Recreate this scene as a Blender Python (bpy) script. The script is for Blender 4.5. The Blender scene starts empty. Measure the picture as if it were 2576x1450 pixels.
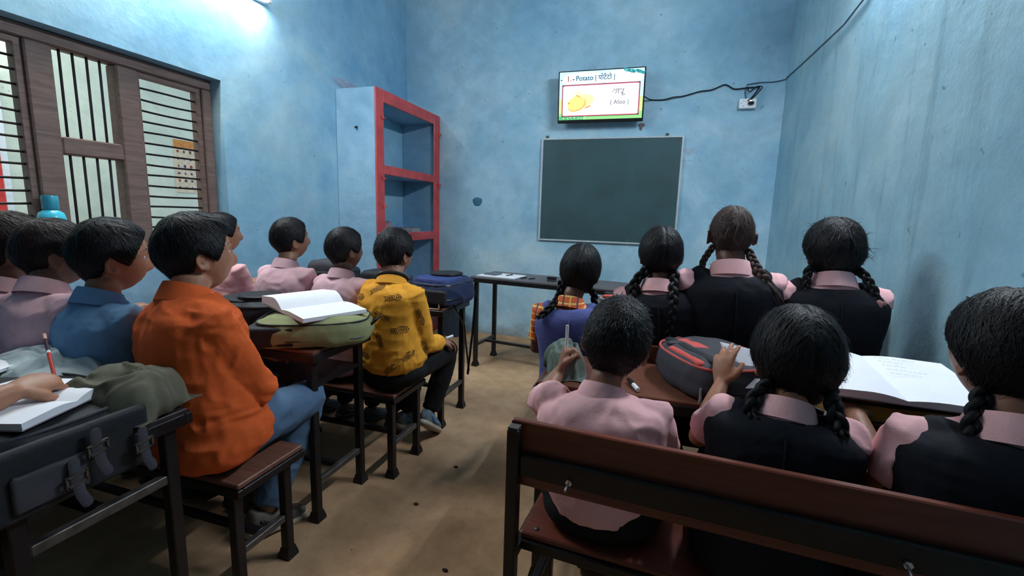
import bpy, bmesh, math, random
import numpy as np
from mathutils import Vector, Matrix
random.seed(7)
PI = math.pi
col = bpy.context.scene.collection
scene = bpy.context.scene

# ---------------------------------------------------------------- camera
def cam_basis(yaw, pitch, roll):
    cy, sy, cp, sp = math.cos(yaw), math.sin(yaw), math.cos(pitch), math.sin(pitch)
    f = Vector((-sy*cp, cy*cp, -sp)); r = Vector((cy, sy, 0)); u = r.cross(f)
    c, s = math.cos(roll), math.sin(roll)
    return c*r + s*u, -s*r + c*u, f
cd = bpy.data.cameras.new('camera'); cam = bpy.data.objects.new('camera', cd); col.objects.link(cam)
r_, u_, f_ = cam_basis(.2965, .1562, .030)
cam.matrix_world = Matrix(((r_.x, u_.x, -f_.x, 0), (r_.y, u_.y, -f_.y, 0), (r_.z, u_.z, -f_.z, 1.25), (0, 0, 0, 1)))
cd.sensor_width = 36; cd.lens = 36*1150/2576; cd.clip_start = .02
scene.camera = cam
# ---------------------------------------------------------------- world, exposure, colour management
w = bpy.data.worlds.new('world'); scene.world = w; w.use_nodes = True
w.node_tree.nodes['Background'].inputs[0].default_value = (.75, .85, 1, 1)
w.node_tree.nodes['Background'].inputs[1].default_value = .9
scene.view_settings.view_transform = 'Standard'; scene.view_settings.look = 'None'
scene.view_settings.exposure = 0.92; scene.view_settings.gamma = 1; scene.view_settings.use_curve_mapping = False
TUBE_LEFT, TUBE_RIGHT, PASSAGE_LIGHT, SCREEN = 98.0, 225.0, 75.0, .66

# ---------------------------------------------------------------- materials
def lin(c):
    return tuple(((v/255)/12.92 if v/255 <= .04045 else ((v/255+.055)/1.055)**2.4) for v in c) + (1,)
class NT:
    def __init__(s, name):
        s.m = bpy.data.materials.new(name); s.m.use_nodes = True; s.t = s.m.node_tree; s.n = s.t.nodes; s.l = s.t.links
        s.b = s.n['Principled BSDF']
    def add(s, t, **k):
        n = s.n.new(t)
        for a, v in k.items(): setattr(n, a, v)
        return n
    def coord(s, scale=(1, 1, 1), kind='Object'):
        tc = s.add('ShaderNodeTexCoord'); mp = s.add('ShaderNodeMapping'); mp.inputs['Scale'].default_value = scale
        s.l.new(tc.outputs[kind], mp.inputs['Vector']); return mp.outputs[0]
    def noise(s, vec, scale, detail=4, rough=.55, dist=0):
        n = s.add('ShaderNodeTexNoise'); n.inputs['Scale'].default_value = scale; n.inputs['Detail'].default_value = detail
        n.inputs['Roughness'].default_value = rough; n.inputs['Distortion'].default_value = dist
        s.l.new(vec, n.inputs['Vector']); return n.outputs['Fac']
    def ramp(s, fac, stops):
        r = s.add('ShaderNodeValToRGB'); e = r.color_ramp.elements
        while len(e) < len(stops): e.new(.5)
        for i, (p, c) in enumerate(stops): e[i].position = p; e[i].color = c if len(c) == 4 else lin(c)
        s.l.new(fac, r.inputs[0]); return r.outputs[0]
    def mix(s, fac, a, b, mode='MIX'):
        m = s.add('ShaderNodeMix', data_type='RGBA', blend_type=mode)
        for i, v in ((0, fac), (6, a), (7, b)):
            if isinstance(v, (int, float)): m.inputs[i].default_value = v
            elif isinstance(v, tuple): m.inputs[i].default_value = v
            else: s.l.new(v, m.inputs[i])
        return m.outputs[2]
    def bump(s, h, strength=.3, dist=.01):
        b = s.add('ShaderNodeBump'); b.inputs['Strength'].default_value = strength; b.inputs['Distance'].default_value = dist
        s.l.new(h, b.inputs['Height']); s.l.new(b.outputs[0], s.b.inputs['Normal'])
    def base(s, c):
        if isinstance(c, tuple): s.b.inputs['Base Color'].default_value = c
        else: s.l.new(c, s.b.inputs['Base Color'])
MC = {}
def simple(name, c, rough=.6, metal=0, var=.12, nscale=30, bump=.15, spec=.4, c2=None, sheen=0):
    if name in MC: return MC[name]
    t = NT(name); L = lin(c); v = t.coord()
    f = t.noise(v, nscale, 4)
    k = lin(c2) if c2 else tuple(x*(1-var*2.2) for x in L[:3])+(1,)
    t.base(t.ramp(f, [(.35, k), (.65, L)]))
    t.b.inputs['Roughness'].default_value = rough; t.b.inputs['Metallic'].default_value = metal
    t.b.inputs['Specular IOR Level'].default_value = spec
    if sheen: t.b.inputs['Sheen Weight'].default_value = sheen
    if bump: t.bump(f, bump, .004)
    MC[name] = t.m; return t.m
def fabric(name, c, rough=.85, weave=420, fold=9, var=.1):
    if name in MC: return MC[name]
    t = NT(name); L = lin(c); v = t.coord()
    f = t.noise(v, fold, 5, .6, .6); g = t.noise(v, weave, 2)
    t.base(t.ramp(f, [(.3, tuple(x*(1-var) for x in L[:3])+(1,)), (.7, L)]))
    t.b.inputs['Roughness'].default_value = rough; t.b.inputs['Specular IOR Level'].default_value = .2
    m = t.add('ShaderNodeMath', operation='MULTIPLY_ADD'); t.l.new(g, m.inputs[0]); m.inputs[1].default_value = .12; t.l.new(f, m.inputs[2])
    t.bump(m.outputs[0], .35, .012)
    MC[name] = t.m; return t.m
def glow(name, c, s):
    t = NT(name); t.base((0, 0, 0, 1)); t.b.inputs['Emission Color'].default_value = lin(c); t.b.inputs['Emission Strength'].default_value = s
    t.b.inputs['Roughness'].default_value = .3
    return t.m
def wall_mat(name, c1, c2, c3, streak=0, dirt=True):
    t = NT(name); v = t.coord()
    f = t.noise(v, 1.3, 6, .62, .5); g = t.noise(v, 5, 6, .7); vs = t.coord((9, 9, .9)); st = t.noise(vs, 1.2, 5, .6)
    a = t.ramp(f, [(.34, c1), (.52, c2), (.68, c3)])
    patch = t.ramp(g, [(.40, (150, 150, 150)), (.60, (255, 255, 255))])
    a = t.mix(.16, a, patch, 'MULTIPLY')
    if streak:
        a = t.mix(t.ramp(st, [(.56, (0, 0, 0, 1)), (.72, (streak, streak, streak, 1))]), a, lin((96, 128, 138)))
    sp = t.noise(v, 26, 3, .5); a = t.mix(t.ramp(sp, [(.70, (0, 0, 0, 1)), (.76, (.55, .55, .55, 1))]), a, lin((60, 88, 105)))
    sp2 = t.noise(v, 11, 5, .6); a = t.mix(t.ramp(sp2, [(.66, (0, 0, 0, 1)), (.74, (.35, .35, .35, 1))]), a, lin((176, 205, 215)))
    if dirt:   # scuffed, unpainted base of the wall
        tc = t.add('ShaderNodeNewGeometry'); sx = t.add('ShaderNodeSeparateXYZ'); t.l.new(tc.outputs['Position'], sx.inputs[0])
        m = t.add('ShaderNodeMath', operation='MULTIPLY_ADD'); t.l.new(g, m.inputs[0]); m.inputs[1].default_value = .34; t.l.new(sx.outputs[2], m.inputs[2])
        a = t.mix(t.ramp(m.outputs[0], [(.12, (.95, .95, .95, 1)), (.30, (0, 0, 0, 1))]), a, lin((128, 122, 108)))
    t.base(a); t.b.inputs['Roughness'].default_value = .75; t.b.inputs['Specular IOR Level'].default_value = .25
    t.bump(t.noise(v, 14, 8, .7), .35, .012)
    return t.m
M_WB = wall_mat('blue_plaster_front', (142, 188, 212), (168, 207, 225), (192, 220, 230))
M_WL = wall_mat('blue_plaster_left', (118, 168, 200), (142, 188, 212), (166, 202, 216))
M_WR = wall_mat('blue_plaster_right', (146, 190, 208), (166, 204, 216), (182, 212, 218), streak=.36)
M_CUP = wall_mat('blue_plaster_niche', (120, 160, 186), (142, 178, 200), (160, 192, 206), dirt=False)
def floor_mat():
    t = NT('worn_cement_floor'); v = t.coord(); f = t.noise(v, 1.1, 6, .6, .4); g = t.noise(v, 7, 6, .7); s = t.noise(v, 45, 3)
    a = t.ramp(f, [(.32, (160, 126, 94)), (.5, (188, 152, 116)), (.7, (200, 168, 132))])
    a = t.mix(.4, a, t.ramp(g, [(.35, (165, 160, 155)), (.6, (255, 255, 255))]), 'MULTIPLY')
    a = t.mix(t.ramp(s, [(.68, (0, 0, 0, 1)), (.75, (.6, .6, .6, 1))]), a, lin((84, 70, 56)))
    t.base(a); t.b.inputs['Roughness'].default_value = .72; t.b.inputs['Specular IOR Level'].default_value = .25; t.bump(g, .3, .006); return t.m
M_FLOOR = floor_mat()
def wood_mat(name, c1, c2, rough=.35, along='x'):
    t = NT(name); v = t.coord((2, 22, 22) if along == 'x' else (22, 2, 22)); f = t.noise(v, 2.2, 6, .6, 1.0)
    t.base(t.ramp(f, [(.3, c1), (.7, c2)])); t.b.inputs['Roughness'].default_value = rough; t.b.inputs['Specular IOR Level'].default_value = .4
    t.bump(f, .1, .003); return t.m
M_TOP = wood_mat('brown_laminate', (92, 56, 42), (112, 70, 54), .32)
M_PLANK = wood_mat('red_brown_plank', (92, 44, 32), (116, 58, 42), .38)
M_SEAT = wood_mat('worn_brown_seat', (96, 60, 48), (128, 84, 68), .42)
M_TABLE = wood_mat('grey_worn_table', (70, 68, 72), (108, 102, 104), .4)
M_FRAME = wood_mat('old_window_wood', (92, 74, 68), (126, 104, 96), .6, 'y')
M_STEEL = simple('black_enamel_steel', (34, 31, 33), .38, .3, .1, 40, .05)
M_STEELW = simple('worn_steel_bar', (98, 92, 88), .45, .5, .2, 30, .1)
M_CHROME = simple('bright_screw_steel', (200, 200, 205), .25, .9, .05)
M_RED = simple('red_gloss_paint', (208, 80, 78), .4, 0, .16, 9, .2, c2=(180, 60, 62))
M_PAPER = simple('white_paper', (236, 238, 244), .7, 0, .02, 12, .05)
M_PAGES = simple('page_edges', (196, 182, 184), .8, 0, .2, 200, .2)
M_COVER = simple('grey_mauve_cover', (138, 120, 130), .6, 0, .1)
M_BOARD = simple('green_chalkboard_slate', (52, 82, 86), .55, 0, .10, 3, .02, c2=(46, 72, 74))
M_ALU = simple('aluminium_trim', (196, 208, 214), .4, .15, .06)
M_WHITEP = simple('white_plastic', (226, 232, 238), .35, 0, .03)
M_BLACKP = simple('black_plastic', (20, 21, 24), .35, 0, .05)
M_BLACKF = fabric('black_bag_nylon', (36, 38, 42), .6)
M_DGREY = fabric('dark_grey_nylon', (62, 62, 68), .65)
M_TEALP = simple('teal_bottle_plastic', (70, 196, 222), .22, 0, .04)
M_HAIR = None
def hair_mat(name, c, c2, rough=.52):
    t = NT(name); v = t.coord((60, 60, 14)); f = t.noise(v, 3, 4, .6)
    t.base(t.ramp(f, [(.3, c), (.75, c2)])); t.b.inputs['Roughness'].default_value = rough; t.b.inputs['Specular IOR Level'].default_value = .25
    t.bump(f, .6, .004); return t.m
M_HAIR = hair_mat('black_hair', (12, 12, 15), (26, 25, 29))
M_HAIRFLARE = hair_mat('flare_tinted_hair', (26, 18, 19), (48, 34, 34), .5)  # black hair tinted lighter and redder: lens flare haze put into the colour
M_HAIRT = hair_mat('thin_regrowing_hair', (44, 35, 33), (96, 76, 70), .6)
def skin_mat(name, c):
    t = NT(name); v = t.coord(); L = lin(c); f = t.noise(v, 22, 4)
    t.base(t.ramp(f, [(.3, tuple(x*.84 for x in L[:3])+(1,)), (.7, L)])); t.b.inputs['Roughness'].default_value = .48
    t.b.inputs['Subsurface Weight'].default_value = .08; t.b.inputs['Subsurface Radius'].default_value = (.01, .004, .002)
    t.b.inputs['Specular IOR Level'].default_value = .35; t.bump(t.noise(v, 260, 2), .08, .002); return t.m
M_SKIN = skin_mat('brown_skin', (146, 104, 84)); M_SKIND = skin_mat('dark_brown_skin', (104, 70, 58)); M_SKINL = skin_mat('warm_brown_skin', (168, 118, 92))
M_EYE = simple('eye_white', (205, 200, 195), .2, 0, .03); M_IRIS = simple('dark_iris', (20, 12, 10), .15, 0, .03); M_LIP = simple('lip', (118, 72, 66), .5, 0, .05)
PINK = fabric('pink_school_shirt', (246, 190, 192)); PINKD = fabric('lavender_pink_shirt', (226, 184, 194)); SKYB = fabric('sky_blue_shirt', (112, 154, 194))
ORANGE = fabric('orange_shirt', (216, 96, 44)); NAVY = fabric('navy_black_tunic', (20, 22, 30), .8); BLUEV = fabric('blue_tunic', (88, 94, 152))
JEANS = fabric('blue_denim', (84, 110, 138)); BLACKT = fabric('black_trousers', (22, 22, 25), .8); DARKT = fabric('dark_jeans', (34, 38, 50))
M_YEL = fabric('mustard_shirt', (238, 166, 56)); M_FERN = simple('fern_print_ink', (66, 44, 18), .85)
def plaid_mat():
    t = NT('orange_plaid'); tc = t.add('ShaderNodeTexCoord'); sp = t.add('ShaderNodeSeparateXYZ'); t.l.new(tc.outputs['Object'], sp.inputs[0])
    def stripe(o, scale, th):
        m = t.add('ShaderNodeMath', operation='MULTIPLY'); t.l.new(o, m.inputs[0]); m.inputs[1].default_value = scale
        fr = t.add('ShaderNodeMath', operation='FRACT'); t.l.new(m.outputs[0], fr.inputs[0])
        g = t.add('ShaderNodeMath', operation='LESS_THAN'); t.l.new(fr.outputs[0], g.inputs[0]); g.inputs[1].default_value = th; return g.outputs[0]
    a = t.mix(stripe(sp.outputs[0], 34, .22), lin((206, 92, 44)), lin((236, 186, 84)))
    a = t.mix(stripe(sp.outputs[2], 34, .2), a, lin((236, 200, 120)))
    a = t.mix(stripe(sp.outputs[0], 17, .12), a, lin((90, 60, 70)))
    t.base(a); t.b.inputs['Roughness'].default_value = .85; return t.m
M_PLAID = plaid_mat()

# ---------------------------------------------------------------- geometry helpers
class MB:
    """collects closed shapes, links them as one mesh object"""
    def __init__(s): s.v = []; s.f = []; s.n = 0; s.mi = []
    def raw(s, V, F, mi=0):
        V = np.asarray(V, float).reshape(-1, 3); s.v.append(V)
        s.f += [tuple(i+s.n for i in f) for f in F]; s.mi += [mi]*len(F); s.n += len(V); return s
    def box(s, x0, x1, y0, y1, z0, z1, b=0, mi=0):
        if b <= 0:
            V = [(x, y, z) for z in (z0, z1) for x, y in ((x0, y0), (x1, y0), (x1, y1), (x0, y1))]
            return s.raw(V, [(3, 2, 1, 0), (4, 5, 6, 7), (0, 1, 5, 4), (1, 2, 6, 5), (2, 3, 7, 6), (3, 0, 4, 7)], mi)
        V = []; b = min(b, (x1-x0)/2.01, (y1-y0)/2.01, (z1-z0)/2.01)
        for z, k in ((z0, b), (z0+b, 0), (z1-b, 0), (z1, b)):
            for cx, cy, sx, sy in ((x0, y0, 1, 1), (x1, y0, -1, 1), (x1, y1, -1, -1), (x0, y1, 1, -1)):
                bb = b
                p = [(cx+sx*k, cy+sy*(k+bb)), (cx+sx*(k+bb), cy+sy*k)]
                if (sx, sy) in ((1, 1), (-1, -1)): pass
                else: p = p[::-1]
                V += [(a, c, z) for a, c in p]
        F = [tuple(range(7, -1, -1)), tuple(range(24, 32))]
        for r in range(3):
            for i in range(8):
                a = r*8+i; c = r*8+(i+1) % 8; F.append((a, c, c+8, a+8))
        return s.raw(V, F, mi)
    def beam(s, a, b, w, h, up=(0, 0, 1), mi=0):
        a = Vector(a); b = Vector(b); d = (b-a).normalized(); up = Vector(up)
        if abs(d.dot(up)) > .98: up = Vector((0, 1, 0))
        x = d.cross(up).normalized(); y = x.cross(d)
        V = []
        for p in (a, b):
            for i, j in ((-1, -1), (1, -1), (1, 1), (-1, 1)): V.append(tuple(p+x*w/2*i+y*h/2*j))
        return s.raw(V, [(3, 2, 1, 0), (4, 5, 6, 7), (0, 1, 5, 4), (1, 2, 6, 5), (2, 3, 7, 6), (3, 0, 4, 7)], mi)
    def tube(s, pts, rad, n=12, flat=None, cap=True, side=None, mi=0):
        P = [Vector(p) for p in pts]; m = len(P)
        if not hasattr(rad, '__len__'): rad = [rad]*m
        rad = list(rad)
        T = [((P[min(i+1, m-1)]-P[max(i-1, 0)])).normalized() for i in range(m)]
        if cap == True and m > 1:   # rounded ends
            P = [P[0]-T[0]*rad[0]*.75] + [P[0]-T[0]*rad[0]*.45] + P + [P[-1]+T[-1]*rad[-1]*.45] + [P[-1]+T[-1]*rad[-1]*.75]
            T = [T[0], T[0]]+T+[T[-1], T[-1]]; rad = [rad[0]*.45, rad[0]*.82]+rad+[rad[-1]*.82, rad[-1]*.45]
            if flat and hasattr(flat, '__len__'): flat = [flat[0]]*2+list(flat)+[flat[-1]]*2
            m = len(P)
        x = Vector(side) if side else (T[0].cross(Vector((0, 0, 1))) if abs(T[0].z) < .95 else T[0].cross(Vector((0, 1, 0))))
        V = []
        for i in range(m):
            x = (x-T[i]*x.dot(T[i])).normalized(); y = T[i].cross(x)
            fl = 1 if flat is None else (flat[i] if hasattr(flat, '__len__') else flat)
            for k in range(n):
                a = 2*PI*k/n; V.append(tuple(P[i]+x*rad[i]*math.cos(a)+y*rad[i]*fl*math.sin(a)))
        F = [tuple(range(n-1, -1, -1)), tuple(range((m-1)*n, m*n))]
        for i in range(m-1):
            for k in range(n): F.append((i*n+k, i*n+(k+1) % n, (i+1)*n+(k+1) % n, (i+1)*n+k))
        return s.raw(V, F, mi)
    def rings(s, R, close=True, caps=True, mi=0):
        n = len(R[0]); V = [p for r in R for p in r]; m = len(R); F = []
        if caps: F += [tuple(range(n-1, -1, -1)), tuple(range((m-1)*n, m*n))]
        for i in range(m-1):
            for k in range(n if close else n-1): F.append((i*n+k, i*n+(k+1) % n, (i+1)*n+(k+1) % n, (i+1)*n+k))
        return s.raw(V, F, mi)
    def ell(s, c, r, M=None, nu=16, nv=10, mi=0):
        c = Vector(c); V = []; 
        for j in range(1, nv):
            t = PI*j/nv
            for i in range(nu):
                a = 2*PI*i/nu; p = Vector((r[0]*math.sin(t)*math.cos(a), r[1]*math.sin(t)*math.sin(a), -r[2]*math.cos(t)))
                V.append(tuple(c+(M @ p if M else p)))
        F = []
        for j in range(nv-2):
            for i in range(nu): F.append((j*nu+i, j*nu+(i+1) % nu, (j+1)*nu+(i+1) % nu, (j+1)*nu+i))
        k = len(V); b = Vector((0, 0, -r[2])); V.append(tuple(c+(M @ b if M else b))); b = Vector((0, 0, r[2])); V.append(tuple(c+(M @ b if M else b)))
        for i in range(nu): F.append((k, (i+1) % nu, i)); F.append((k+1, (nv-2)*nu+i, (nv-2)*nu+(i+1) % nu))
        return s.raw(V, F, mi)
    def mesh(s, name, org=(0, 0, 0)):
        me = bpy.data.meshes.new(name); V = np.concatenate(s.v) - np.array(org)
        me.from_pydata(V.tolist(), [], s.f); return me
    def build(s, name, mat, parent=None, org=None, smooth=True, angle=40):
        if org is None: org = ORG.get(parent.name if parent else None, (0, 0, 0))
        me = s.mesh(name, org); mats = mat if isinstance(mat, (list, tuple)) else [mat]
        for m in mats: me.materials.append(m)
        if len(mats) > 1: me.polygons.foreach_set('material_index', s.mi)
        return link(name, me, parent, smooth, angle)
ORG = {None: (0, 0, 0)}      # world position of every root, so parts can be modelled in world space
def link(name, me, parent=None, smooth=True, angle=40):
    if smooth:
        me.polygons.foreach_set('use_smooth', [True]*len(me.polygons))
        if angle: me.set_sharp_from_angle(angle=math.radians(angle))
    o = bpy.data.objects.new(name, me); col.objects.link(o)
    if parent is not None:
        o.parent = parent; ORG[o.name] = ORG.get(parent.name, (0, 0, 0))
    return o
def tag(o, label, cat, group=None):
    o['label'] = label; o['category'] = cat
    if group: o['group'] = group
    return o
def thing(name, label, cat, loc=(0, 0, 0), rz=0, group=None, local=False):
    o = bpy.data.objects.new(name, None); col.objects.link(o); o.location = loc; o.rotation_euler = (0, 0, rz); o.empty_display_size = .05
    ORG[o.name] = (0, 0, 0) if local else tuple(loc)
    return tag(o, label, cat, group)
def struct(o): o['kind'] = 'structure'; return o

# value noise, vectorised
def vnoise(P, seed=0):
    P = np.asarray(P, float); I = np.floor(P).astype(np.int64); f = P-I; f = f*f*(3-2*f); out = 0
    for dx in (0, 1):
        for dy in (0, 1):
            for dz in (0, 1):
                h = (I[:, 0]+dx)*374761393+(I[:, 1]+dy)*668265263+(I[:, 2]+dz)*2147483647+seed*974711
                h = (h ^ (h >> 13))*1274126177 & 0x7fffffff; h = ((h ^ (h >> 16)) & 0xffff)/65535.
                wgt = (f[:, 0] if dx else 1-f[:, 0])*(f[:, 1] if dy else 1-f[:, 1])*(f[:, 2] if dz else 1-f[:, 2]); out = out+h*wgt
    return out*2-1
def remesh(mb, name, mat, parent, voxel=.007, smooth=3, wrinkle=0, seed=0, wfreq=(13, 13, 26), org=None, decim=None):
    me = mb.mesh(name+'_src'); tmp = bpy.data.objects.new('tmp', me); col.objects.link(tmp)
    m = tmp.modifiers.new('r', 'REMESH'); m.mode = 'VOXEL'; m.voxel_size = voxel; m.adaptivity = 0
    if smooth: s = tmp.modifiers.new('s', 'SMOOTH'); s.factor = .5; s.iterations = smooth
    dg = bpy.context.evaluated_depsgraph_get(); ev = tmp.evaluated_get(dg); out = bpy.data.meshes.new_from_object(ev); out.name = name
    bpy.data.objects.remove(tmp); bpy.data.meshes.remove(me)
    n = len(out.vertices); V = np.empty(n*3); out.vertices.foreach_get('co', V); V = V.reshape(-1, 3)
    if wrinkle:
        N = np.empty(n*3); out.vertex_normals.foreach_get('vector', N); N = N.reshape(-1, 3)
        W = V+.05*np.stack([vnoise(V*7, seed+9), vnoise(V*7, seed+19), vnoise(V*7, seed+29)], 1)
        a = 1-np.abs(vnoise(W*np.array(wfreq), seed))*2; b = vnoise(W*6, seed+3); c = 1-np.abs(vnoise(W*np.array(wfreq)[[2, 0, 1]]*1.4, seed+5))*2
        V = V+N*(wrinkle*(.55*a+.8*b+.35*c))[:, None]
    V = V-np.array(org if org is not None else ORG[parent.name]); out.vertices.foreach_set('co', V.ravel())
    out.materials.clear(); out.materials.append(mat); out.update()
    return link(name, out, parent, True, None)

# ================================================================ THE ROOM
XL, XR, YB, YF, ZC = -2.58, .95, 4.48, -1.6, 3.45
WY0, WY1, WZ0, WZ1 = .93, 2.27, .97, 2.01      # window opening in the left wall
TH = .24
def room():
    m = MB(); m.box(XL-1.9, XR+TH, YF-TH, YB+TH, -.12, 0); struct(m.build('floor', M_FLOOR, smooth=False))
    m = MB(); m.box(XL-1.9, XR+TH, YF-TH, YB+TH, ZC, ZC+.15); struct(m.build('ceiling', simple('low_bounce_ceiling', (120, 132, 140), .8, 0, .1, 3), smooth=False))  # ceiling colour set dark grey to hold down bounced light
    m = MB(); m.box(XL-TH, XR+TH, YB, YB+TH, 0, ZC); struct(m.build('wall_back', M_WB, smooth=False))
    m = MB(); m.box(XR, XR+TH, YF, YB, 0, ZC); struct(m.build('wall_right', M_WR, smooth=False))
    m = MB(); m.box(XL-TH, XR+TH, YF-TH, YF, 0, ZC); struct(m.build('wall_front', simple('low_bounce_rear_plaster', (70, 74, 76), .8, 0, .1, 3), smooth=False))  # unseen wall behind the camera, plaster darkened to weaken the fill light
    m = MB()
    m.box(XL-TH, XL, YF, WY0, 0, ZC); m.box(XL-TH, XL, WY1, YB, 0, ZC); m.box(XL-TH, XL, WY0, WY1, 0, WZ0); m.box(XL-TH, XL, WY0, WY1, WZ1, ZC)
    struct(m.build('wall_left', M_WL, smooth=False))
    # the passage beyond the window
    pale = wall_mat('pale_passage_plaster', (196, 208, 196), (214, 222, 208), (226, 230, 216), dirt=False)
    m = MB(); m.box(-4.5, -4.38, YF, YB+TH, 0, ZC); struct(m.build('wall_passage', pale, smooth=False))
room()
# lamps
M_TUBEL = glow('lit_tube_left', (232, 246, 255), TUBE_LEFT); M_TUBER = glow('lit_tube_right', (240, 246, 255), TUBE_RIGHT)
def tube_light(label, x, y0, y1, z, sx, mat):
    t = thing('tube_light', label, 'lamp', (x, (y0+y1)/2, z), 0)
    m = MB(); m.box(min(x, x+sx*.035), max(x, x+sx*.035), y0-.02, y1+.02, z-.02, z+.02, .004); m.build('batten', M_WHITEP, t)
    m = MB(); m.tube([(x+sx*.055, y0+.02, z), (x+sx*.055, y1-.02, z)], .014, 10, cap=False); m.build('tube', mat, t)
    for y in (y0, y1):
        m = MB(); m.box(x+sx*.055-.018, x+sx*.055+.018, y-.015, y+.02 if y == y0 else y+.012, z-.02, z+.02, .004); m.build('end_holder', M_WHITEP, t)
tube_light('lit white tube light high on the left wall above the window', XL, 1.50, 2.62, 2.60, 1, M_TUBEL)
tube_light('lit white tube light high on the right wall above the girls', XR, 1.75, 2.90, 2.80, -1, M_TUBER)
ld = bpy.data.lights.new('passage_daylight', 'AREA'); ld.shape = 'RECTANGLE'; ld.size = 3.6; ld.size_y = .9; ld.energy = PASSAGE_LIGHT; ld.color = (1, .97, .88)
lo = bpy.data.objects.new('passage_daylight', ld); col.objects.link(lo); lo.location = (-3.55, 1.7, 3.2)

# window: heavy wooden frame with iron bars
def window():
    x0, x1 = -2.74, -2.66
    w = thing('window_1', 'dark wooden window with iron bars in the left blue wall', 'window', (XL, 1.6, WZ0)); del w['category'], w['label']; struct(w)
    def member(n, *b):
        m = MB(); m.box(*b, .006); return m.build(n, M_FRAME, w)
    member('frame_head', x0, x1, WY0, WY1, WZ1-.06, WZ1); member('frame_sill', x0, x1, WY0, WY1, WZ0, WZ0+.06)
    member('frame_jamb', x0, x1, WY0, WY0+.06, WZ0+.06, WZ1-.06); member('frame_jamb', x0, x1, WY1-.06, WY1, WZ0+.06, WZ1-.06)
    for a in (1.385, 1.745): member('mullion', x0, x1, a, a+.10, WZ0+.06, WZ1-.06)
    member('transom', x0, x1, 1.485, 1.745, 1.475, 1.555)
    # inner sash rims, set back a little
    for (a, b) in ((WY0+.06, 1.385), (1.845, WY1-.06)):
        m = MB()
        m.box(x0+.012, x1-.02, a, b, WZ1-.085, WZ1-.06); m.box(x0+.012, x1-.02, b-.025, b, WZ0+.06, WZ1-.085); m.box(x0+.012, x1-.02, a, a+.02, WZ0+.06, WZ1-.085)
        m.build('sash_rim', M_FRAME, w)
        n = 15; 
        for i in range(n):
            z = WZ0+.085+(WZ1-.10-WZ0-.085)*(i+.3)/n; m = MB()
            yy = [a+(b-a)*k/6 for k in range(7)]; sag = random.uniform(-.006, .004); j = random.uniform(-.003, .003)
            m.tube([((x0+x1)/2, y, z+sag*math.sin(PI*k/6)+j*(k/6)) for k, y in enumerate(yy)], .0055, 8); m.build('iron_bar', M_STEEL, w)
    for z0, z1 in ((1.55, WZ1-.055), (WZ0+.055, 1.48)):
        for i in range(4):
            y = 1.485+.26*(i+.8)/4.7; m = MB(); m.tube([((x0+x1)/2, y, z0), ((x0+x1)/2, y+random.uniform(-.003, .003), z1)], .0058, 8); m.build('iron_bar', M_STEEL, w)
window()
# things seen through the window
def poster():
    t = thing('wall_chart', 'cream wall chart with orange header seen through the window bars', 'poster', (-4.378, 3.40, 1.38))
    m = MB(); m.box(-4.378, -4.374, 3.30, 3.62, 1.38, 1.87); m.build('sheet', simple('cream_chart', (226, 206, 180), .7), t, smooth=False)
    m = MB(); m.box(-4.374, -4.372, 3.30, 3.62, 1.80, 1.87); m.build('header_band', simple('orange_header', (214, 140, 70), .7), t, smooth=False)
    pal = [(160, 60, 50), (70, 60, 60), (90, 90, 60), (60, 70, 110)]; k = 0
    for r in range(6):
        for c in range(5):
            y = 3.335+c*.062; z = 1.765-r*.068; m = MB(); a = random.uniform(.009, .016)
            m.ell((-4.373, y, z), (.0015, a, random.uniform(.008, .016)), nu=8, nv=5); m.build('picture', simple('chart_ink_%s' % 'abcd'[k % 4], pal[k % 4], .7), t); k += 1
poster()
m = MB(); m.box(-4.38, -4.30, 1.90, 2.04, 0, 2.2, .005); tag(m.build('red_post', simple('red_door_paint', (214, 60, 56), .5)), 'red painted post standing in the passage outside the window', 'post')
m = MB(); m.box(-4.38, -4.31, 2.04, 2.085, 0, 2.2, .005); tag(m.build('white_post', M_WHITEP), 'white post beside the red one in the passage outside the window', 'post')

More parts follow.
